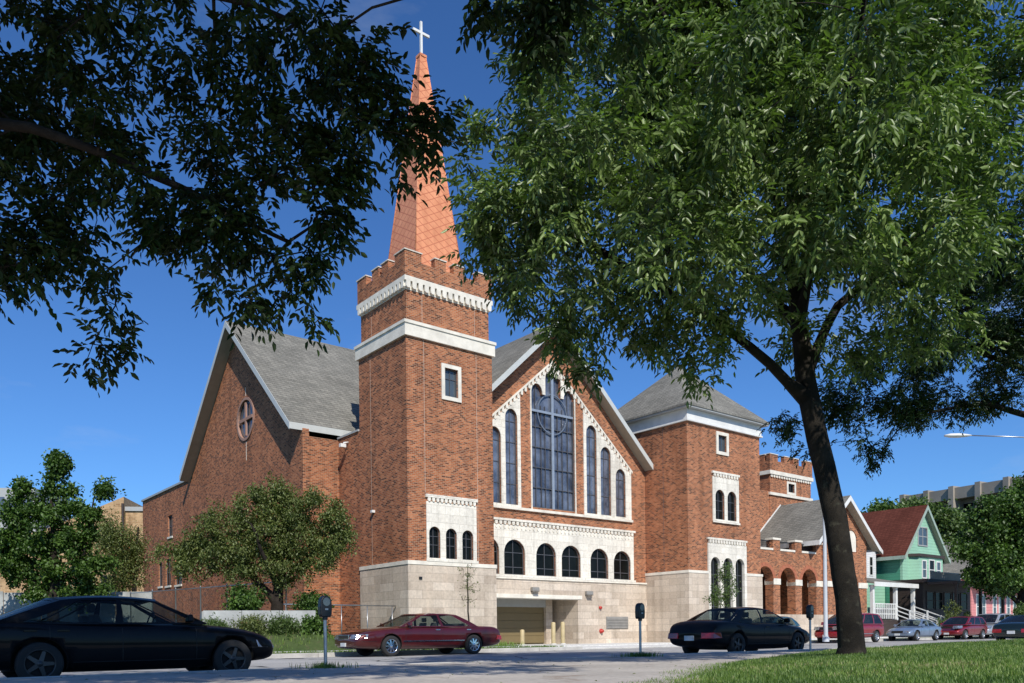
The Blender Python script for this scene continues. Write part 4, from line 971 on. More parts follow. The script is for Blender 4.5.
gh = house('house', 'mint green clapboard house with steep rust red roof and white porch rails', 59.1, 4.0, 7.0, 13, 6.75, 10.55, 'mint', 'teal', 'red_shingle', trim='sage_trim')
gh.scale = (1.155, 1.155, 1.155)
house_window(gh, ('b', 0), -.85, .65, 7.5, 8.9, cols=2, fr='grey_paint')
m = MB(); m.prism([(-2.6, -.0, 6.45), (-2.2, -.75, 6.45), (2.2, -.75, 6.45), (2.6, 0, 6.45)], (0, 0, .22)); m.build('bay_roof', 'dark_siding', gh)
m = MB(); m.prism([(-2.4, -.0, 4.4), (-2.0, -.6, 4.4), (2.0, -.6, 4.4), (2.4, 0, 4.4)], (0, 0, 2.05)); bay = m.build('bay', 'mint', gh)
house_window(gh, ('b', -.6), -1.5, -.9, 4.8, 6.1); house_window(gh, ('b', -.6), -.3, .5, 4.7, 6.2, glass='glass_dark'); house_window(gh, ('b', -.6), 1.0, 1.6, 4.8, 6.1)
# upper balcony rail
m = MB(); m.box(-6.2, -1.2, -3.4, -3.32, 4.85, 4.93); m.box(-6.2, -1.2, -3.4, -.8, 4.05, 4.15)
for i in range(28): m.box(-6.15+i*.18, -6.07+i*.18, -3.39, -3.34, 4.15, 4.85)
m.build('balcony', 'tan_trim', gh)
# porch of the green house: built to the left and front
def posts(root, xs, y, z0, z1, mat='white_paint', r_=.11):
    for x in xs: 
        m = MB(); m.box(x-r_, x+r_, y-r_, y+r_, z0, z1); m.box(x-r_*1.4, x+r_*1.4, y-r_*1.4, y+r_*1.4, z1-.14, z1); m.box(x-r_*1.4, x+r_*1.4, y-r_*1.4, y+r_*1.4, z0, z0+.14); m.build('porch_post', mat, root)
pr = MB(); pr.hexa([(-14.5, -3.4, 3.75), (-8.2, -3.4, 3.75), (-8.2, 0, 4.4), (-14.5, 0, 4.4), (-14.5, -3.4, 3.88), (-8.2, -3.4, 3.88), (-8.2, 0, 4.55), (-14.5, 0, 4.55)])
pr.build('porch_roof', 'shingle', gh); MB().box(-14.5, -8.2, -3.44, -3.401, 3.6, 3.9).build('fascia', 'white_paint', gh)
MB().box(-14.4, -8.2, -3.2, 1.5, .2, 1.35).build('porch_floor', 'dark_siding', gh); MB().box(-14.4, -3.6, 1.4, 1.5, 1.35, 4.4).build('porch_wall', 'mint', gh)
posts(gh, (-14.2, -11.0, -8.4), -3.1, 1.35, 3.7)
MB().box(-10.0, -8.9, 1.33, 1.39, 1.35, 3.4).build('door', 'porch_door', gh); house_window(gh, ('b', 1.39), -13.3, -11.7, 2.1, 3.2)
m = MB()
for z in (1.7, 2.05, 2.4): m.box(-14.1, -11.1, -3.2, -3.15, z, z+.06)
for i in range(12): m.box(-14.0+i*.25, -13.94+i*.25, -3.2, -3.15, 1.4, 2.4)
m.build('railing', 'white_paint', gh)
for xo in (-11.0, -8.4):   # stair rails going down to the street
    m = MB(); 
    for dz in (.35, .65, .95): m.hexa([(xo-.03, -3.2, 1.3+dz), (xo+.03, -3.2, 1.3+dz), (xo+.03+2.0*0, -6.0, .2+dz), (xo-.03, -6.0, .2+dz), (xo-.03, -3.2, 1.37+dz), (xo+.03, -3.2, 1.37+dz), (xo+.03, -6.0, .27+dz), (xo-.03, -6.0, .27+dz)])
    for i in range(4): y = -3.2-i*.92; m.box(xo-.05, xo+.05, y-.05, y+.05, .2+(1.1*(1-i/3)), .2+(1.1*(1-i/3))+1.05)
    m.build('stair_rail', 'white_paint', gh)
m = MB()
for i in range(7): m.box(-10.9, -8.5, -3.4-(i+1)*.37+.0, -3.4-i*.37-.002, .15, 1.3-i*.165)
m.build('steps', 'concrete', gh)
# white house squeezed between church wing and green house
wh = house('house', 'narrow white clapboard house squeezed beside the brick entrance wing', 51.4, 6.0, 5.4, 9, 8.2, 10.2, 'white_siding', 'white_siding', 'shingle')
house_window(wh, ('b', 0), 1.5, 2.0, 5.8, 7.4, glass='glass_dark')
# shaded dark porch building under the tree
dk = tag(empty('porch_building', W(55.6, .3, 0), TH), 'dark flat roofed porch building in deep shade below the mint gable', 'building')
MB().box(-4.6, 4.6, 0, 2.9, .2, 4.7).build('wall', 'dark_siding', dk); MB().box(-4.9, 4.9, -.5, 3.0, 4.71, 5.0).build('roof', 'dark_siding', dk)
for i in range(5): house_window(dk, ('b', 0), -4.0+i*1.65, -2.8+i*1.65, 2.5, 3.9, fr='dark_siding', glass='glass_dark')
MB().box(-4.9, 4.9, -2.9, -.501, 4.5, 4.68).build('awning', 'dark_siding', dk); posts(dk, (-4.7, 0, 4.7), -2.7, .2, 4.49, 'dark_siding')
# pale roofed house behind
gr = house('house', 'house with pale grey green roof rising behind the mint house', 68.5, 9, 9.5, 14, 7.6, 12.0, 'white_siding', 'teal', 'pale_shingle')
# pink house
pk = house('house', 'pink clapboard house with white window frames at the right edge', 78.5, 5, 13, 10, 6.4, 10.5, 'pink', 'pink', 'shingle')
for i, x in enumerate((-5.3, -3.9, -1.1, .5, 2.6, 4.4)): house_window(pk, ('b', 0), x, x+.75, 1.9, 4.3, glass='glass_grey', t=.14)
MB().box(-6.6, 6.6, -1.8, -.01, 5.1, 5.3).build('porch_roof', 'dark_siding', pk)
# long concrete apartment block far behind
ap = tag(empty('apartment_block', (70, 148, 0), R(-61)), 'long concrete apartment block with deep balconies far behind the trees', 'building')
LA = 46
m = MB(); m.box(0, LA, 2.2, 14, 0, 22.6); m.build('back_wall', 'apt', ap); MB().box(-.4, LA+.4, -.1, 14.2, 22.61, 24.5).build('roof_slab', 'apt', ap)
nb = 10
for i in range(nb+1):
    x = (LA)*i/nb; MB().box(x-.45, x+.45, -.5, 2.19, 0, 24.8).build('pier', 'apt', ap)
for i in range(nb):
    x0 = (LA)*i/nb+.45; x1 = (LA)*(i+1)/nb-.45
    for z in (13.4, 16.4, 19.4):
        MB().box(x0, x1, .2, 2.19, z, z+.18).build('balcony', 'apt', ap)
        m = MB(); m.box(x0, x1, .18, .22, z+1.0, z+1.05)
        for j in range(10): m.box(x0+(x1-x0)*j/9.5, x0+(x1-x0)*j/9.5+.03, .18, .22, z+.18, z+1.0)
        m.build('railing', 'black_metal', ap)
        m = MB(); m.box(x0+.1, (x0+x1)/2-.05, 2.13, 2.18, z+.2, z+2.5); m.box((x0+x1)/2+.05, x1-.1, 2.13, 2.18, z+.2, z+2.5); m.build('window', 'glass_dark' if (i+z) % 2 else 'glass_grey', ap)
# ------------------------------------------------------------------ neighbours on the left
tb = tag(empty('brick_building', (-52, 95, 0), R(8)), 'tan brick building with a pitched wall and dark downpipe left of the church', 'building')
m = MB(); m.prism([(-6, 0, 0), (7.4, 0, 0), (7.4, 0, 17.2), (-2, 0, 13.0), (-6, 0, 12.6)], (0, 8, 0)); m.build('gable_wall', 'tan_brick', tb)
m = MB(); m.box(7.42, 14, .5, 9, 0, 15.6); m.build('wing_wall', 'tan_brick', tb); MB().box(7.41, 14.2, .3, 9.2, 15.61, 16.1).build('roof_edge', 'grey_paint', tb)
MB().lathe([(.14, 0), (.14, 16.4)], c=(7.3, -.15, 0), n=10).build('downpipe', 'dark_siding', tb)
for x, z in ((4.9, 11.5), (9.6, 9), (4.9, 6), (9.6, 4.5)): house_window(tb, ('b', 0 if x < 7 else .5), x, x+1.3, z, z+2, fr='mullion', glass='glass_dark')
gb = tag(empty('office_building', (-66, 100, 0), R(5)), 'grey glazed office building at the left edge behind the maple', 'building')
MB().box(-8, 8.4, 0, 10, 10.5, 19.2).build('upper_wall', 'grey_paint', gb)
for i in range(5):
    for z in (11.5, 15.5): MB().box(-7+i*3.1, -4.4+i*3.1, -.06, -.002, z, z+2.6).build('window', 'glass_blue', gb)
MB().box(-8, 12.5, -2.5, 9.9, 0, 10.49).build('lower_wall', 'brick', gb)
for i in range(5): house_window(gb, ('b', -2.5), -6+i*3.6, -4+i*3.6, 5.2, 8.2, fr='white_paint', glass='glass_grey', cols=2)
# white site hoarding at left
h = tag(empty('hoarding', (-33, 45.5, 0), R(4)), 'long white painted hoarding behind the near black sedan', 'fence')
for i in range(7):
    m = MB(); m.box(-1+i*2.0, .96+i*2.0, 0, .06, 1.5, 3.35+.04*(i % 3)); m.build('panel', 'concrete_white', h)
m = MB(); 
# chain link fence
f = tag(empty('chain_link_fence', W(-3.2, 31, 0), 0), 'galvanised chain link fence in front of the low brick wing', 'fence')
P0 = Vector((-20.4, 44.5)); P1 = Vector((-9.9, 36.5)); f.location = (P0.x, P0.y, 0); dv = (P1-P0); f.rotation_euler.z = math.atan2(dv.y, dv.x); Lf = dv.length
n_ = 6
for i in range(n_+1): MB().lathe([(.035, 1.2), (.035, 3.2), (.045, 3.22), (.001, 3.28)], c=(Lf*i/n_, 0, 0), n=8).build('fence_post', 'steel', f)
MB().box(0, Lf, -.02, .02, 3.14, 3.18).build('rail', 'steel', f)
m = MB(); st = .16; k = 0; x = -2.0
while x < Lf:
    for s in (1, -1):
        x0, z0, x1, z1 = x, 1.2, x+1.95, 3.15
        if s < 0: x0, x1 = x1, x0
        d0 = (z1-z0)
        def cl(t): return (x0+(x1-x0)*t, 0, z0+(z1-z0)*t)
        ts = sorted([(0-x0)/(x1-x0), (Lf-x0)/(x1-x0)]); t0, t1 = max(0, ts[0]), min(1, ts[1])
        if t1 > t0:
            a_, b_ = Vector(cl(t0)), Vector(cl(t1)); o_ = Vector((.0035*s, .004, .0035))
            m.add([a_-o_, a_+o_, b_+o_, b_-o_], [(0, 1, 2, 3)])
    x += st
m.build('mesh', 'steel', f)
# raised lot and low retaining wall
m = MB(); m.hexa([(-60, 5, -.3), (-9.4, 5, -.3), (-2.0, 36, -.3), (-60, 36, -.3), (-60, 5, 1.2), (-9.4, 5, 1.2), (-2.0, 36, 1.6), (-60, 36, 1.6)])
lot = m.build('terrain', 'soil', None, (OX, OY, 0), TH); tag(lot, kind='structure')
A0 = Vector((-12.25, 33.0)); A1 = Vector((-8.15, 34.6)); dv = A1-A0
rw_ = tag(empty('retaining_wall', (A0.x, A0.y, 0), math.atan2(dv.y, dv.x)), 'low white concrete retaining wall below the bushy crabapple', 'wall')
for i in range(3): MB().box(i*dv.length/3, (i+1)*dv.length/3-.02, 0, .25, .4, 1.80).build('wall_segment', 'concrete_white', rw_)
MB().box(-.05, .2, .26, 6, .4, 1.78).build('return_wall', 'concrete_white', rw_)
# planted bank in front and bed behind
def mound(name, cx, cy, lx, ly, rot, z0, z1, mat='soil', n=24):
    vs = []; fs = []
    for j in range(n+1):
        for i in range(n+1):
            u, v_ = i/n*2-1, j/n*2-1
            hgt = (max(0, 1-abs(u)**4)*max(0, 1-v_*v_))
            vs.append((u*lx, v_*ly, z0+(z1-z0)*hgt+.04*math.sin(u*17+v_*9)*hgt))
    fs = [(j*(n+1)+i, j*(n+1)+i+1, (j+1)*(n+1)+i+1, (j+1)*(n+1)+i) for j in range(n) for i in range(n)]
    o = MB().add(vs, fs, 0, True).build(name, mat, None, (cx, cy, 0), rot); tag(o, kind='structure'); return o
mound('bank', -10.0, 33.0, 3.6, 1.6, math.atan2(dv.y, dv.x), .1, 1.0); mound('bed', -10.8, 36.8, 2.9, 2.6, math.atan2(dv.y, dv.x), .3, 1.85)
# handrail by the link wall
r = tag(empty('handrail', W(-3.2, 1.0, .2), TH), 'thin steel handrail beside the pale stone tower base', 'railing')
m = MB(); m.tube([(-2.4, 0, 1.9), (3.1, 0, 1.9)], .03, 6)
for i in range(5): m.tube([(-2.3+i*1.3, 0, 0), (-2.3+i*1.3, 0, 1.9)], .022, 6)
m.build('rail', 'steel', r)
# ------------------------------------------------------------------ trees
M['bark'] = ground_mat('furrowed_bark', (.012, .010, .008), (.034, .028, .021), (.06, .056, .04), 2.2, 14, .95, 1.0)
M['bark_dark'] = ground_mat('dark_bark', (.018, .014, .011), (.04, .032, .025), None, 3, 18, .95, .8)
M['leaf_ash'] = leafmat('ash_leaves', (.013, .036, .007), (.21, .29, .08), .22, .42, None, .6)  # wide tone range paints sunlit clumps and dark hollows into the leaves
M['leaf_shade'] = leafmat('painted_shade_leaves', (.006, .013, .003), (.028, .052, .010), .14, .5, None, .2)  # near-black: shade under the crown is put into the leaf colour
M['leaf_maple'] = leafmat('maple_leaves', (.022, .055, .010), (.10, .18, .03), .25, .5)
M['leaf_crab'] = leafmat('crabapple_leaves', (.06, .085, .02), (.18, .215, .06), .25, .5, (.24, .10, .045))
M['leaf_locust'] = leafmat('locust_leaves', (.010, .022, .006), (.04, .08, .016), .2, .5)
M['leaf_light'] = leafmat('pale_leaves', (.06, .10, .025), (.12, .18, .05), .3, .45)
def in_ball(n, c, r, flat=1.0):
    p = npr.normal(size=(n, 3)); p /= np.linalg.norm(p, axis=1)[:, None]; p *= (npr.random(n)**(1/2.2))[:, None]*r; p[:, 2] *= flat
    return p+np.array(c)
def make_tree(name, label, group, base, trunk, limbs, blobs, ntips, leaves, bark, leafm, leaf_len, leaf_w, kind='pinnate', r_tip=.004, trunk_r=None, cat='tree', seg=.45, cap_r=9, per=7, spread=.20, droop=.5, wob=.12, maxlim=None, voids=None):
    """trunk/limbs: polylines [(x,y,z,r)...]; blobs [(x,y,z,r,weight)] fill with twig tips; each tip carries compound leaves"""
    root = tag(empty(name, base), label, cat, group)
    B = Vector(base); nodes = []; par = []; rad = []
    def addline(pl, parent=-1):
        last = parent
        for k, (x, y, z, r) in enumerate(pl):
            p = Vector((x, y, z))
            if last >= 0 and k > 0:
                q = nodes[last]; n = max(1, int((p-q).length/seg))
                for i in range(1, n+1):
                    nodes.append(q.lerp(p, i/n) + (Vector([npr.normal()*.02 for _ in range(3)]) if i < n else Vector())); par.append(last if i == 1 else len(nodes)-2); rad.append(rad[last if i == 1 else -1]*(1-i/n)+r*(i/n) if False else rprev+(r-rprev)*i/n)
                last = len(nodes)-1
            elif last < 0: nodes.append(p); par.append(-1); rad.append(r); last = 0
            rprev = r
        return last
    # simple, explicit polyline insertion
    def poly(pl, start=None):
        if start is None: nodes.append(Vector(pl[0][:3])); par.append(-1); rad.append(pl[0][3]); last = len(nodes)-1; pr_ = pl[0][3]
        else: last = start; pr_ = pl[0][3]
        for (x, y, z, r) in pl[1:]:
            p = Vector((x, y, z)); q = nodes[last].copy(); n = max(1, int((p-q).length/seg))
            for i in range(1, n+1):
                nodes.append(q.lerp(p, i/n)+Vector([npr.normal()*.018 for _ in range(3)])*(1 if i < n else 0)); par.append(last); rad.append(pr_+(r-pr_)*i/n); last = len(nodes)-1
            pr_ = r
    poly(trunk)
    for lb in limbs:
        p = Vector(lb[0][:3]); k = min(range(len(nodes)), key=lambda i: (nodes[i]-p).length); poly(lb, k)
    fixed = len(nodes)
    tot = sum(b[4] for b in blobs)
    big_ = np.concatenate([np.full(max(1, int(ntips*b[4]/tot)), b[3] > .42) for b in blobs])
    tips = np.concatenate([in_ball(max(1, int(ntips*b[4]/tot)), b[:3], b[3], b[5] if len(b) > 5 else 1.) for b in blobs])
    if voids:      # leave open pockets between the leafy boughs
        wl, th_ = voids; k = 2*np.pi/wl; q = tips
        f = np.sin(q[:,0]*k+1.3*np.sin(q[:,2]*k*.7))+np.sin(q[:,1]*k*.8+2.1+np.sin(q[:,0]*k*.6))+np.sin(q[:,2]*k*1.2+.7+1.2*np.sin(q[:,1]*k*.5))
        tips = tips[(f+npr.normal(size=len(f))*.25 > th_) | (q[:,2] > 7.6 if wl < 1 else False) | (~big_ if wl < 1 else False)]  # unseen crown above the frame is kept dense for the shade it casts
    A = np.array([tuple(n) for n in nodes]); d0 = np.min(np.linalg.norm(tips[:, None]-A[None], axis=2), axis=1)
    tips = tips[np.argsort(d0)]
    cap_n = len(nodes)+len(tips)*14+10; PT = np.zeros((cap_n, 3)); PT[:len(nodes)] = A; cnt = len(nodes)
    isfix = np.zeros(cap_n); tip_nodes = []
    depth = np.zeros(cap_n)
    for t in tips:
        D = np.linalg.norm(PT[:cnt]-t, axis=1)+depth[:cnt]*.05; D[0:2] += 3
        k = int(np.argmin(D)); q = PT[k]; L = np.linalg.norm(t-q); n = min(12, max(1, int(L/seg)))
        # leave along the parent's direction, bend to the tip
        pd = (q-PT[par[k]]) if par[k] >= 0 else np.array([0, 0, 1.]); pd = pd/(np.linalg.norm(pd)+1e-6)
        c = q+pd*L*.33; last = k
        for i in range(1, n+1):
            u = i/n; p = (1-u)**2*q+2*u*(1-u)*c+u*u*t
            if i < n: p = p+npr.normal(size=3)*wob*seg*.35
            PT[cnt] = p; nodes.append(Vector(p)); par.append(last); rad.append(0); depth[cnt] = depth[last]+1; last = cnt; cnt += 1
        tip_nodes.append(last)
    nn = len(nodes); acc = np.zeros(nn); haschild = np.zeros(nn, bool)
    for i in range(nn-1, -1, -1):
        if not haschild[i]: acc[i] = max(acc[i], r_tip**2.3)
        if par[i] >= 0: acc[par[i]] += acc[i]; haschild[par[i]] = True
    R_ = acc**(1/2.3)
    for i in range(nn):
        if i < fixed: R_[i] = rad[i]
    for i in range(fixed, nn):      # never thicker than the parent
        if par[i] >= 0: R_[i] = min(R_[i], R_[par[i]]*.8 if par[i] < fixed else R_[par[i]])
    if maxlim: R_[fixed:] = np.minimum(R_[fixed:], maxlim)
    # tubes
    V = []; F = []
    start = {}
    for i in range(nn):
        p = par[i]
        if p < 0: continue
        a, b_ = Vector(PT[p]) if p >= 0 else None, Vector(PT[i]) if i < nn else None
        ra = min(R_[p], R_[i]*1.7 if i >= fixed else R_[p]); rb = R_[i]; ns = 12 if rb > .1 else (7 if rb > .025 else 4 if rb > .008 else 3)
        d = (b_-a); 
        if d.length < 1e-4: continue
        d.normalize(); up = Vector((0, 0, 1)) if abs(d.z) < .9 else Vector((1, 0, 0))
        x = d.cross(up).normalized(); y = d.cross(x); b0 = len(V)
        ext = d*min(rb*.35, .05)
        if i < fixed: ph = 0
        for c_, r_ in ((a-ext*.5, ra), (b_+ext, rb)):
            for k in range(ns): th = 2*math.pi*k/ns; V.append(c_+(x*math.cos(th)+y*math.sin(th))*r_-B)
        for k in range(ns): F.append((b0+k, b0+(k+1) % ns, b0+ns+(k+1) % ns, b0+ns+k))
    mb = MB(); mb.v = [tuple(v) for v in V]; mb.f = F; mb.m = [0]*len(F); mb.sm = [True]*len(F)
    me = bpy.data.meshes.new('trunk'); me.from_pydata(mb.v, [], mb.f); me.materials.append(M[bark]); me.polygons.foreach_set('use_smooth', mb.sm)
    to = bpy.data.objects.new('trunk', me); col.objects.link(to); to.parent = root
    # leaves
    T = PT[np.array(tip_nodes)]; Pp = PT[[par[i] for i in tip_nodes]]
    nL = int(leaves/len(T))+1
    idx = np.repeat(np.arange(len(T)), nL)[:leaves] if nL*len(T) > leaves else np.repeat(np.arange(len(T)), nL)
    idx = npr.permutation(np.repeat(np.arange(len(T)), nL))[:leaves]; n = len(idx)
    out = T[idx]-Pp[idx]; out /= np.linalg.norm(out, axis=1)[:, None]+1e-6
    org = T[idx]-out*npr.random((n, 1))*np.minimum(.8, spread*3)+npr.normal(size=(n, 3))*spread
    dr = out*.6+npr.normal(size=(n, 3))*.7; dr[:, 2] -= droop*npr.random(n); dr /= np.linalg.norm(dr, axis=1)[:, None]
    z = np.array([0, 0, 1.]); sd = np.cross(dr, z); sd /= np.linalg.norm(sd, axis=1)[:, None]+1e-6
    tsh = npr.random(len(T))**1.3; shade = np.clip(tsh[idx]*.6+npr.random(n)*.25, 0, .78)  # random tone per twig tip; imitates lit and shaded clumps
    if kind == 'pinnate':
        rl = leaf_len*2.4*npr.uniform(.8, 1.2, n); LO = []; LD = []; SH = []; SC = []
        prs = (per-1)//2
        for j in range(per):
            if j == per-1: pos, s = 1.0, 0
            else: pos = .3+.65*(j//2)/prs; s = 1 if j % 2 else -1
            o = org+dr*(rl*pos)[:, None]; o[:, 2] -= pos**2*rl*.18
            ld = dr*(.55 if s else 1)+sd*s*.85; ld[:, 2] -= .25+.35*npr.random(n); ld += npr.normal(size=(n, 3))*.16
            ld /= np.linalg.norm(ld, axis=1)[:, None]; LO.append(o); LD.append(ld); SH.append(np.clip(shade+npr.random(n)*.25, 0, 1)); SC.append(npr.uniform(.75, 1.2, n))
        O = np.concatenate(LO); D = np.concatenate(LD); S = np.concatenate(SH); C = np.concatenate(SC)
    else:
        O = np.concatenate([org+npr.normal(size=(n, 3))*spread*.6 for _ in range(per)]); D = npr.normal(size=(n*per, 3)); D[:, 2] -= droop; D /= np.linalg.norm(D, axis=1)[:, None]
        S = np.clip(np.tile(shade, per)+npr.random(n*per)*.3, 0, 1); C = npr.uniform(.6, 1.25, n*per)
    m_ = len(O); up = npr.normal(size=(m_, 3))*.55+z; sv = np.cross(D, up); sv /= np.linalg.norm(sv, axis=1)[:, None]+1e-6; nv = np.cross(sv, D)
    ll = (leaf_len*C)[:, None]; lw = (leaf_w*C)[:, None]
    cup = npr.uniform(.05, .35, (m_, 1))
    a0 = O; t1 = O+D*ll-nv*ll*.12; l1 = O+D*ll*.32+sv*lw*.5+nv*lw*cup; l2 = O+D*ll*.7+sv*lw*.38+nv*lw*cup*.6; r1 = O+D*ll*.32-sv*lw*.5+nv*lw*cup; r2 = O+D*ll*.7-sv*lw*.38+nv*lw*cup*.6
    V = np.stack([a0, l1, l2, t1, r2, r1], 1).reshape(-1, 3)-np.array(base); b0 = np.arange(m_)*6
    F = np.concatenate([np.stack([b0, b0+1, b0+2, b0+3], 1), np.stack([b0, b0+3, b0+4, b0+5], 1)])
    mesh_np('foliage' if cat != 'shrub' else 'leaves', V, F, np.repeat(S, 6), leafm, root)
    return root
TF = 831.
def blob_view(x, y, rpx, Y, w=None, flat=1.):
    """ball in the crown, given as bearing/elevation and distance from the lawn"""
    return ((x-512)/TF*Y, Y, .68+(635-y)/TF*Y, rpx/TF*Y, w if w is not None else (rpx/60.)**2, flat)
# -- the big ash on the lawn
tr = [(5.66, 13.9, .12, .29), (5.68, 13.9, .36, .222), (5.62, 13.9, 1.2, .195), (5.44, 13.9, 2.54, .186), (5.15, 13.9, 3.88, .175), (5.02, 13.9, 4.55, .17), (4.88, 14.0, 5.9, .135), (4.8, 14.1, 7.6, .10), (4.9, 14.2, 9.5, .06), (5.0, 14.2, 11.5, .03)]
lb = [[(5.02, 13.9, 4.5, .10), (4.65, 13.8, 4.8, .09), (3.95, 13.6, 5.35, .075), (3.0, 13.3, 5.85, .055), (1.6, 13.0, 6.6, .05), (.3, 12.8, 7.2, .025)],
      [(4.95, 13.9, 5.1, .09), (5.6, 14.1, 6.2, .075), (6.7, 14.2, 7.2, .05), (8.2, 14.3, 8.2, .03)],
      [(4.90, 14, 5.7, .08), (4.2, 14.6, 7.0, .06), (3.0, 15.5, 8.6, .04), (1.8, 16, 10, .02)],
      [(4.88, 14, 6.0, .08), (4.9, 12.6, 7.2, .055), (4.6, 11, 8.3, .035), (4.4, 9.8, 9.0, .02)],
      [(4.85, 14.05, 6.6, .07), (5.8, 15.2, 8.2, .05), (7.2, 16.2, 9.6, .03)],
      [(4.8, 14.1, 7.4, .06), (3.6, 13.2, 8.8, .045), (2.2, 12.4, 10.2, .03)]]
bl = [blob_view(*a) for a in ((800, 60, 170, 13.5), (650, 80, 150, 13.2), (560, 180, 105, 13.2), (700, 200, 150, 13.0), (860, 200, 150, 13.4), (960, 120, 130, 13.6), (980, 260, 100, 14.0),
     (520, 250, 70, 13.0), (485, 190, 34, 13.0), (600, 300, 52, 12.9), (660, 330, 36, 13.0), (720, 320, 46, 13.2), (500, 205, 46, 13.1), (900, 310, 80, 14.2), (830, 330, 50, 14.0), (760, 0, 170, 14.5), (900, 0, 150, 14.5), (600, 20, 110, 13.6), (730, -120, 150, 13.5), (880, -120, 150, 14), (1060, 60, 130, 14),
     (640, 200, 120, 11.2), (800, 160, 140, 11.0), (920, 200, 100, 11.5), (720, 120, 120, 16.2), (860, 120, 130, 16.5), (600, 150, 90, 15.3))]
bl += [blob_view(590, 365, 16, 12.6, .12), blob_view(640, 372, 16, 12.8, .12), blob_view(560, 345, 22, 12.6, .2), blob_view(700, 365, 18, 13, .15)]
make_tree('ash_tree', 'large ash tree on the foreground lawn, its leafy crown filling the upper right', None, (5.66, 13.9, .15), tr, lb, bl, 3400, 22000, 'bark', 'leaf_ash', .13, .046, spread=.10, r_tip=.0035, maxlim=.07, voids=(2.1, -.45))
# -- tree whose trunk stands beyond the left edge; its boughs hang over the car and the camera
tr = [(-7.2, 4.6, .1, .36), (-7.1, 4.7, 1.5, .28), (-6.9, 4.9, 3.0, .24), (-6.5, 5.2, 4.4, .20), (-6.0, 5.4, 6.0, .15), (-5.6, 5.5, 8.0, .09), (-5.5, 5.6, 9.5, .04)]
lb = [[(-6.6, 5.1, 4.0, .13), (-5.2, 6.2, 4.8, .10), (-4.0, 7.0, 5.0, .07), (-2.9, 7.4, 4.7, .05), (-2.0, 7.6, 4.3, .03), (-1.5, 7.6, 4.0, .015)],
      [(-6.4, 5.2, 4.6, .12), (-4.8, 6.0, 5.9, .09), (-3.2, 6.8, 6.3, .065), (-1.8, 7.2, 6.0, .04), (-.7, 7.3, 5.5, .02)],
      [(-6.2, 5.3, 5.2, .11), (-4.6, 5.6, 7.0, .08), (-2.8, 5.8, 7.6, .05), (-.8, 6.2, 7.1, .035), (.6, 6.4, 6.6, .02)],
      [(-6.7, 5.0, 3.6, .10), (-5.6, 6.4, 4.1, .07), (-4.7, 7.3, 4.0, .05), (-4.0, 7.8, 3.6, .025)],
      [(-6.1, 5.35, 5.6, .11), (-5.0, 3.4, 7.4, .08), (-3.4, 1.8, 8.6, .05)],
      [(-5.9, 5.4, 6.4, .10), (-3.8, 3.8, 8.6, .07), (-1.4, 2.6, 9.6, .045), (.8, 2, 9.8, .02)]]
lb = [[(x, y, z, r*.62) for x, y, z, r in l[:-1]] for l in lb]
bl = [blob_view(*a) for a in ((30, 60, 115, 7.6), (150, 70, 110, 7.4), (270, 45, 90, 7.2), (350, 25, 60, 7.0), (60, 170, 85, 7.6), (180, 170, 80, 7.4), (265, 150, 62, 7.3), (330, 130, 45, 7.1), (425, 120, 26, 7.0), (395, 100, 24, 7.0), (440, 150, 16, 6.9), (410, 165, 12, 6.9), (370, 85, 38, 7.0), (400, 135, 20, 7.0), (350, 160, 26, 7.1),
     (458, 112, 15, 6.9), (495, 0, 26, 6.6), (560, 10, 42, 6.4), (640, 30, 18, 6.4), (535, 48, 24, 6.4), (250, 232, 40, 7.3), (300, 262, 30, 7.3), (335, 215, 32, 7.2), (350, 190, 22, 7.1), (200, 225, 36, 7.4), (270, 300, 25, 7.2), (235, 285, 22, 7.2), (318, 318, 13, 7.2),
     (30, 235, 42, 7.6), (60, 215, 28, 7.6), (110, 270, 16, 7.4), (45, 262, 22, 7.5), (160, 225, 22, 7.4), (10, 275, 24, 7.6), (85, 250, 26, 7.5), (118, 300, 20, 7.4), (98, 345, 20, 7.4), (128, 335, 15, 7.4), (95, 375, 9, 7.4), (150, 240, 18, 7.4), (-60, 150, 120, 7.6), (-40, 20, 130, 7.6))]
bl = [(x, y, z, r*.92, w*.8, f) for x, y, z, r, w, f in bl]
bl += [blob_view(60, 50, 110, 9.2, .7)]
bl += [(-.3, 3.0, 9.4, 1.9, 5), (-4.3, 2.0, 9.0, 2.1, 5), (2.4, 3.4, 9.6, 1.5, 3), (-2.3, 2.4, 9.2, 1.9, 4.5), (-6.5, 2.2, 8.6, 2.0, 4)]  # unseen crown balls added overhead to shade the near pavement
bl += [(-4.4, 5.6, 8.0, 2.6, 4.5), (-5.5, 3.0, 8.5, 2.6, 3.5), (-2.6, 4.6, 9.2, 2.4, 3.5), (-7.0, 7.0, 7.5, 2.4, 3), (-.6, 4.4, 9.0, 1.9, 2.2), (-3.0, 1.4, 9.0, 2.4, 3.5), (-5.0, 3.6, 8.4, 2.2, 3.5), (-2.4, 3.2, 8.6, 2.0, 3.0), (.8, 3.0, 9.8, 1.8, 1.6), (1.9, 3.9, 8.6, 1.5, 1.6), (.4, 5.0, 8.6, 1.3, 1.2), (-9, 6, 7.0, 2.5, 2.2)]  # more out-of-view crown, added to shade the near car and pavement
make_tree('ash_tree', 'dark boughs of a tree beyond the left edge hanging across the upper left sky', None, (-7.2, 4.6, .1), tr, lb, bl, 4300, 17500, 'bark_dark', 'leaf_shade', .088, .037, spread=.05, r_tip=.0034, per=7, droop=.5, maxlim=.035, voids=(.75, .12), seg=.3)
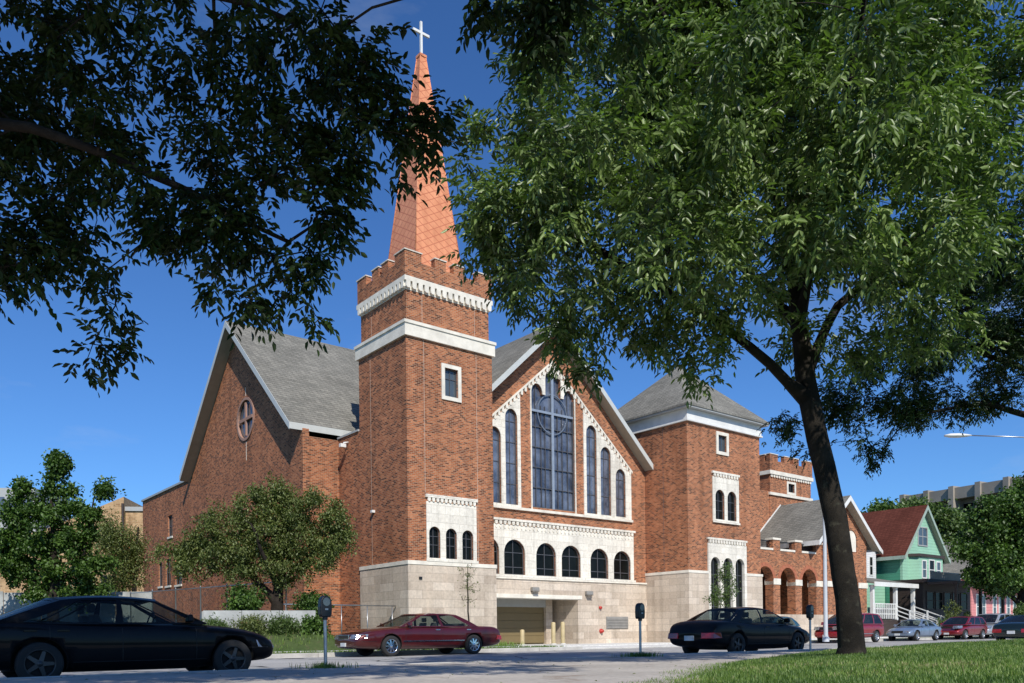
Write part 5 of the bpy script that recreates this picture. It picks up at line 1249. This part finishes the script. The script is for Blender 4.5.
# -- locust at the right edge
tr = [(13.4, 17.6, .3, .26), (13.3, 17.6, 2.5, .21), (12.6, 17.4, 4.2, .16), (11.8, 17.2, 5.3, .12), (11.0, 17, 6.5, .08), (10.6, 17, 8, .05)]
lb = [[(12.6, 17.4, 4.2, .11), (11.2, 17.2, 4.9, .08), (9.8, 17, 5.3, .05), (8.6, 16.8, 5.1, .03), (7.8, 16.7, 4.7, .015)],
      [(12.2, 17.3, 4.8, .09), (10.8, 17.2, 6.0, .06), (9.0, 17, 6.6, .04), (7.8, 17, 6.2, .02)]]
bl = [blob_view(*a) for a in ((1000, 330, 75, 17), (930, 350, 60, 17), (880, 390, 48, 16.8), (900, 425, 32, 16.8), (850, 430, 26, 16.6), (955, 400, 32, 17), (800, 442, 18, 16.4), (1010, 390, 30, 17), (870, 462, 13, 16.7), (900, 478, 11, 16.7), (780, 425, 16, 16.3), (990, 250, 80, 17.5), (1060, 320, 90, 17), (830, 405, 24, 16.5))]
make_tree('locust_tree', 'fine leaved tree spreading feathery boughs in from the right edge', None, (13.4, 17.6, .3), tr, lb, bl, 1000, 9500, 'bark_dark', 'leaf_locust', .075, .026, spread=.10, voids=(1.6, -.3), per=9, r_tip=.0035, maxlim=.05)
# -- crabapple by the retaining wall
X, Y = -10.2, 36.0
tr = [(X, Y, 1.2, .30), (X+.05, Y, 2.2, .26), (X+.1, Y, 2.9, .2)]
lb = [[(X, Y, 2.2, .16), (X-1.1, Y-.2, 3.5, .11), (X-2.6, Y, 4.8, .06)], [(X+.1, Y, 2.9, .14), (X+.5, Y, 4.3, .09), (X+.6, Y, 5.8, .04)], [(X+.1, Y, 2.9, .12), (X+1.4, Y-.3, 4.2, .08), (X+2.6, Y, 4.9, .04)], [(X, Y, 2.6, .12), (X-.2, Y-1.2, 4.2, .08), (X-.5, Y-1.8, 5.4, .04)]]
bl = [blob_view(*a) for a in ((270, 515, 38, 36), (230, 535, 38, 36), (310, 530, 40, 36), (200, 550, 26, 36), (180, 553, 18, 36), (338, 545, 22, 36), (290, 560, 28, 36), (250, 560, 28, 35.5), (280, 500, 26, 36), (320, 560, 22, 36), (165, 552, 10, 36), (335, 515, 18, 36))]
make_tree('crabapple_tree', 'wide bushy olive brown crabapple in front of the left brick wall', None, (X, Y, 1.2), tr, lb, bl, 1000, 8500, 'bark_dark', 'leaf_crab', .12, .06, kind='simple', per=7, spread=.15, voids=(1.3, -.3), r_tip=.006, maxlim=.08)
# -- dark maple and paler tree at left
X, Y = -23.2, 42.
tr = [(X, Y, 1.2, .3), (X+.1, Y, 3.2, .22), (X+.1, Y, 6, .14), (X, Y, 9, .05)]
lb = [[(X, Y, 2.6, .14), (X-2, Y, 4.6, .08), (X-3, Y, 6.2, .03)], [(X, Y, 3, .14), (X+1.6, Y, 5, .08), (X+2.2, Y, 8.0, .03)]]
bl = [blob_view(*a) for a in ((40, 530, 34, 42), (75, 520, 24, 42), (20, 505, 20, 42), (60, 490, 18, 42), (62, 468, 9, 42), (62, 455, 5, 42, .1), (30, 560, 30, 42), (80, 560, 32, 42), (107, 474, 8, 42), (106, 488, 9, 42), (100, 510, 12, 42), (5, 545, 30, 42), (90, 585, 18, 42), (45, 585, 22, 42), (22, 485, 10, 42))]
make_tree('maple_tree', 'dark green maple standing behind the near black sedan at left', 'trees left of the church', (X, Y, 1.2), tr, lb, bl, 1000, 7500, 'bark_dark', 'leaf_maple', .17, .12, kind='simple', per=5, spread=.14, voids=(1.7, -.2), r_tip=.006, maxlim=.08)
X, Y = -24.5, 54.
tr = [(X, Y, 1.2, .22), (X, Y, 4, .14), (X+.3, Y, 8, .05)]
bl = [blob_view(*a) for a in ((115, 545, 26, 54), (125, 570, 16, 54), (105, 525, 14, 54), (128, 540, 13, 54), (112, 585, 12, 54))]
make_tree('small_tree', 'thin yellowish tree between the dark maple and the tan brick building', 'trees left of the church', (X, Y, 1.2), tr, [], bl, 300, 3600, 'bark_dark', 'leaf_crab', .13, .07, kind='simple', per=5, spread=.3, r_tip=.006)
# -- saplings
p = (-1.85, 35.3, .2); X, Y = p[:2]
make_tree('sapling', 'thin sparse young tree in front of the pale stone tower base', None, p, [(X, Y, .2, .04), (X, Y, 2.2, .03), (X, Y, 3.7, .012)], [], [(X, Y, 2.6, .55, 1, 1.3), (X, Y, 3.3, .35, .6, 1.2)], 40, 70, 'bark', 'leaf_crab', .08, .04, kind='simple', per=3, spread=.08, r_tip=.006, cat='tree')
p = (11.9, 46.2, .2); X, Y = p[:2]
make_tree('sapling', 'leafy young tree before the tall triple window of the right tower', None, p, [(X, Y, .2, .05), (X, Y, 2.2, .035), (X, Y, 4.3, .012)], [], [(X, Y, 3.0, .85, 1, 1.2), (X, Y, 4.0, .45, .5, 1.2), (X-.6, Y, 2.6, .5, .4)], 80, 380, 'bark', 'leaf_light', .11, .06, kind='simple', per=5, spread=.12, r_tip=.005)
# -- trees on the right
X, Y = 40.5, 66.
bl = [blob_view(*a) for a in ((996, 548, 32, 66), (1022, 528, 36, 66), (978, 575, 18, 66), (1005, 578, 20, 64), (1030, 570, 30, 66), (990, 520, 20, 66), (966, 552, 13, 66), (1050, 510, 40, 66))]
make_tree('dense_tree', 'dense dark green tree at the right edge in front of the pink house', None, (X, Y, .3), [(X, Y, .3, .4), (X, Y, 3, .3), (X-.5, Y, 8, .15)], [[(X, Y, 2.6, .2), (X-2.5, Y, 4.8, .12)], [(X, Y, 3, .2), (X+2, Y, 6, .1)]], bl, 1000, 9000, 'bark_dark', 'leaf_maple', .26, .19, kind='simple', per=6, spread=.25, voids=(2.6, -.5), r_tip=.012, maxlim=.12)
for (x, y, r, Yd, lab) in ((885, 523, 12, 92, 'small round green tree rising just left of the red roof ridge'), (914, 522, 18, 100, 'yellow green tree under the left end of the concrete block'), (945, 532, 20, 98, 'green tree behind the mint house gable'), (968, 540, 18, 100, 'green tree behind the pale grey roof')):
    bx, by, bz, br_, _, _ = blob_view(x, y, r, Yd)
    make_tree('background_tree', lab, 'trees behind the houses', (bx, by, 0), [(bx, by, 0, .35), (bx, by, bz, .15)], [], [(bx, by, bz, br_, 1, .8), (bx-br_*.7, by, bz-br_*.5, br_*.7, .5, .8), (bx+br_*.7, by, bz-br_*.5, br_*.7, .5, .8), (bx, by, bz-br_*1.4, br_*1.1, .7)], 300, 4200, 'bark_dark', 'leaf_light' if x != 885 else 'leaf_maple', .38, .28, kind='simple', per=5, spread=.5, r_tip=.02)
# -- shrubs
def shrub(label, c, r, n, leafm, ll=.1, lw=.05, flat=.8, group='shrubs', sp=.12):
    x, y, z = c
    make_tree('shrub', label, group, c, [(x, y, z, .03), (x, y, z+r*.5, .02)], [], [(x, y, z+r*.6, r, 1, flat)], max(30, n//14), n, 'bark_dark', leafm, ll, lw, kind='simple', per=4, spread=sp, r_tip=.004, cat='shrub')
shrub('dark round shrub left of the crabapple trunk above the white wall', (-11.3, 35.2, 1.6), .95, 1100, 'leaf_maple', .12, .08)
shrub('low shrub right of the crabapple trunk', (-8.7, 36.0, 1.6), .75, 700, 'leaf_maple', .12, .08)
shrub('leafy clump at the right end of the white retaining wall', (-8.0, 33.6, .7), .6, 600, 'leaf_maple', .12, .08)
for i, (fx, fy, fz, lab) in enumerate(((-11.6, 32.2, .6, 'weedy clump below the left end of the white retaining wall'), (-10.2, 32.6, .7, 'weedy clump below the middle of the white retaining wall'), (-9.0, 33.0, .65, 'weedy clump below the right end of the white retaining wall'))):
    shrub(lab, (fx, fy, fz), .75, 900, 'leaf_light' if i != 1 else 'leaf_crab', .13, .035, .45)
shrub('clipped green hedge in front of the pink house', (38.5, 61.5, .3), 1.9, 1400, 'leaf_light', .16, .1, .6); shrub('rounded green hedge bush at the far right edge', (42.5, 64, .3), 2.2, 1500, 'leaf_maple', .16, .1, .7)
shrub('green planting on the slope beside the white stair rails', tuple(W(45.8, -3.9, .2)), 1.1, 900, 'leaf_light', .12, .07, .6)
shrub('tall reddish bush by the porch steps of the mint house', tuple(W(48.7, -3.2, .3)), 1.3, 900, 'leaf_crab', .14, .08, 1.6)

# rough grass and weeds on the bank and the verge strip
pts = []
while len(pts) < 9000:
    a = -14+19*npr.random(); b = -2.3+6*npr.random(); w_ = W(a, b)
    u = ((w_.x+10.0)*math.cos(-.37)-(w_.y-33.0)*math.sin(-.37))/3.6; v_ = ((w_.x+10.0)*math.sin(-.37)+(w_.y-33.0)*math.cos(-.37))/1.6
    h_ = .1+.9*max(0, 1-abs(u)**4)*max(0, 1-v_*v_) if abs(u) < 1 and abs(v_) < 1 else .2
    pts.append((w_.x, w_.y, max(h_, .2)-.02))
tag(blades(pts, .20, .03, 'rough_grass'), 'rough grass and weeds between the pavement and the white retaining wall', 'grass', kind='stuff')
pts = []
for _ in range(6000):
    a = -25+29.4*npr.random(); b = -5.95+1.5*npr.random(); w_ = W(a, b, .13); pts.append(tuple(w_))
tag(blades(pts, .09, .02, 'verge_grass'), 'narrow strip of grass between far kerb and pavement', 'grass', kind='stuff')

# fallen leaves and twigs on the near pavement and in the gutter
n = 420; O = np.zeros((n, 3))
for i in range(n):
    a = -19+24*npr.random(); b = -18.9-7*npr.random()**1.5 if i % 3 else -18.35+.5*npr.random(); w_ = W(a, b, .152 if i % 3 else .012)
    if lawn_edge(w_.x, w_.y) > -.2: w_ = W(-12+6*npr.random(), -18.3, .012)
    O[i] = tuple(w_)
th = npr.uniform(0, 6.28, n); D = np.stack([np.cos(th), np.sin(th), np.zeros(n)], 1); S_ = np.stack([-np.sin(th), np.cos(th), np.zeros(n)], 1); L_ = npr.uniform(.03, .07, n)[:, None]; up_ = np.array([0, 0, 1.])*npr.uniform(0, .018, (n, 1))
V = np.stack([O, O+D*L_*.5+S_*L_*.22+up_, O+D*L_+up_*.5, O+D*L_*.5-S_*L_*.22+up_*.6], 1).reshape(-1, 3); b0 = np.arange(n)*4
tag(mesh_np('leaf_litter', V, np.stack([b0, b0+1, b0+2, b0+3], 1), np.repeat(npr.random(n), 4), 'leaf_crab'), 'scattered fallen leaves on the near pavement and gutter', 'leaf litter', kind='stuff')
# ------------------------------------------------------------------ light, sky, camera
SUN_EL = R(41)
sx, sy = .257, -.966
az = math.atan2(sx, sy)                      # clockwise from +Y
world = bpy.data.worlds.new('World'); scene.world = world; world.use_nodes = True
nt = world.node_tree; bg = nt.nodes['Background']
sky = N(nt, 'ShaderNodeTexSky'); sky.sky_type = 'NISHITA'; sky.sun_disc = False
sky.sun_elevation = SUN_EL; sky.sun_rotation = az
sky.altitude = 0; sky.air_density = 1.0; sky.dust_density = .15; sky.ozone_density = 3.0
tint = mix(nt, sky.outputs[0], (.62, 1.06, 1.62), 1., 'MULTIPLY')
tc = N(nt, 'ShaderNodeTexCoord'); mp = N(nt, 'ShaderNodeMapping'); mp.inputs['Scale'].default_value = (2.2, 2.2, 7); nt.links.new(tc.outputs['Generated'], mp.inputs[0])
wisp = ramp(nt, noise(nt, 1.4, 7, mp.outputs[0], .6), [(.54, (0, 0, 0)), (.85, (.35, .35, .35))])
tint = mix(nt, tint, (7., 7.6, 8.4), wisp)
nt.links.new(tint, bg.inputs[0]); bg.inputs[1].default_value = SKY
sun = bpy.data.lights.new('sun', 'SUN'); sun.energy = SUN; sun.angle = R(.53); sun.color = (1, .95, .87)
so = bpy.data.objects.new('sun', sun); col.objects.link(so)
d = Vector((sx*math.cos(SUN_EL), sy*math.cos(SUN_EL), math.sin(SUN_EL)))
so.rotation_euler = d.to_track_quat('Z', 'Y').to_euler(); so.location = (0, -20, 40)
cam = bpy.data.cameras.new('camera'); co = bpy.data.objects.new('camera', cam); col.objects.link(co)
cam.sensor_fit = 'HORIZONTAL'; cam.sensor_width = 36; cam.lens = 831/1024*36
cam.shift_y = (635-341.5)/1024
cam.clip_start = .05; cam.clip_end = 3000
co.matrix_world = Matrix.Translation((0, 0, .68)) @ Matrix.Rotation(R(90), 4, 'X') @ Matrix.Rotation(-.012, 4, 'Z')
scene.camera = co
scene.render.resolution_x = 1024; scene.render.resolution_y = 683
scene.view_settings.view_transform = 'Standard'; scene.view_settings.look = 'None'; scene.view_settings.exposure = 0
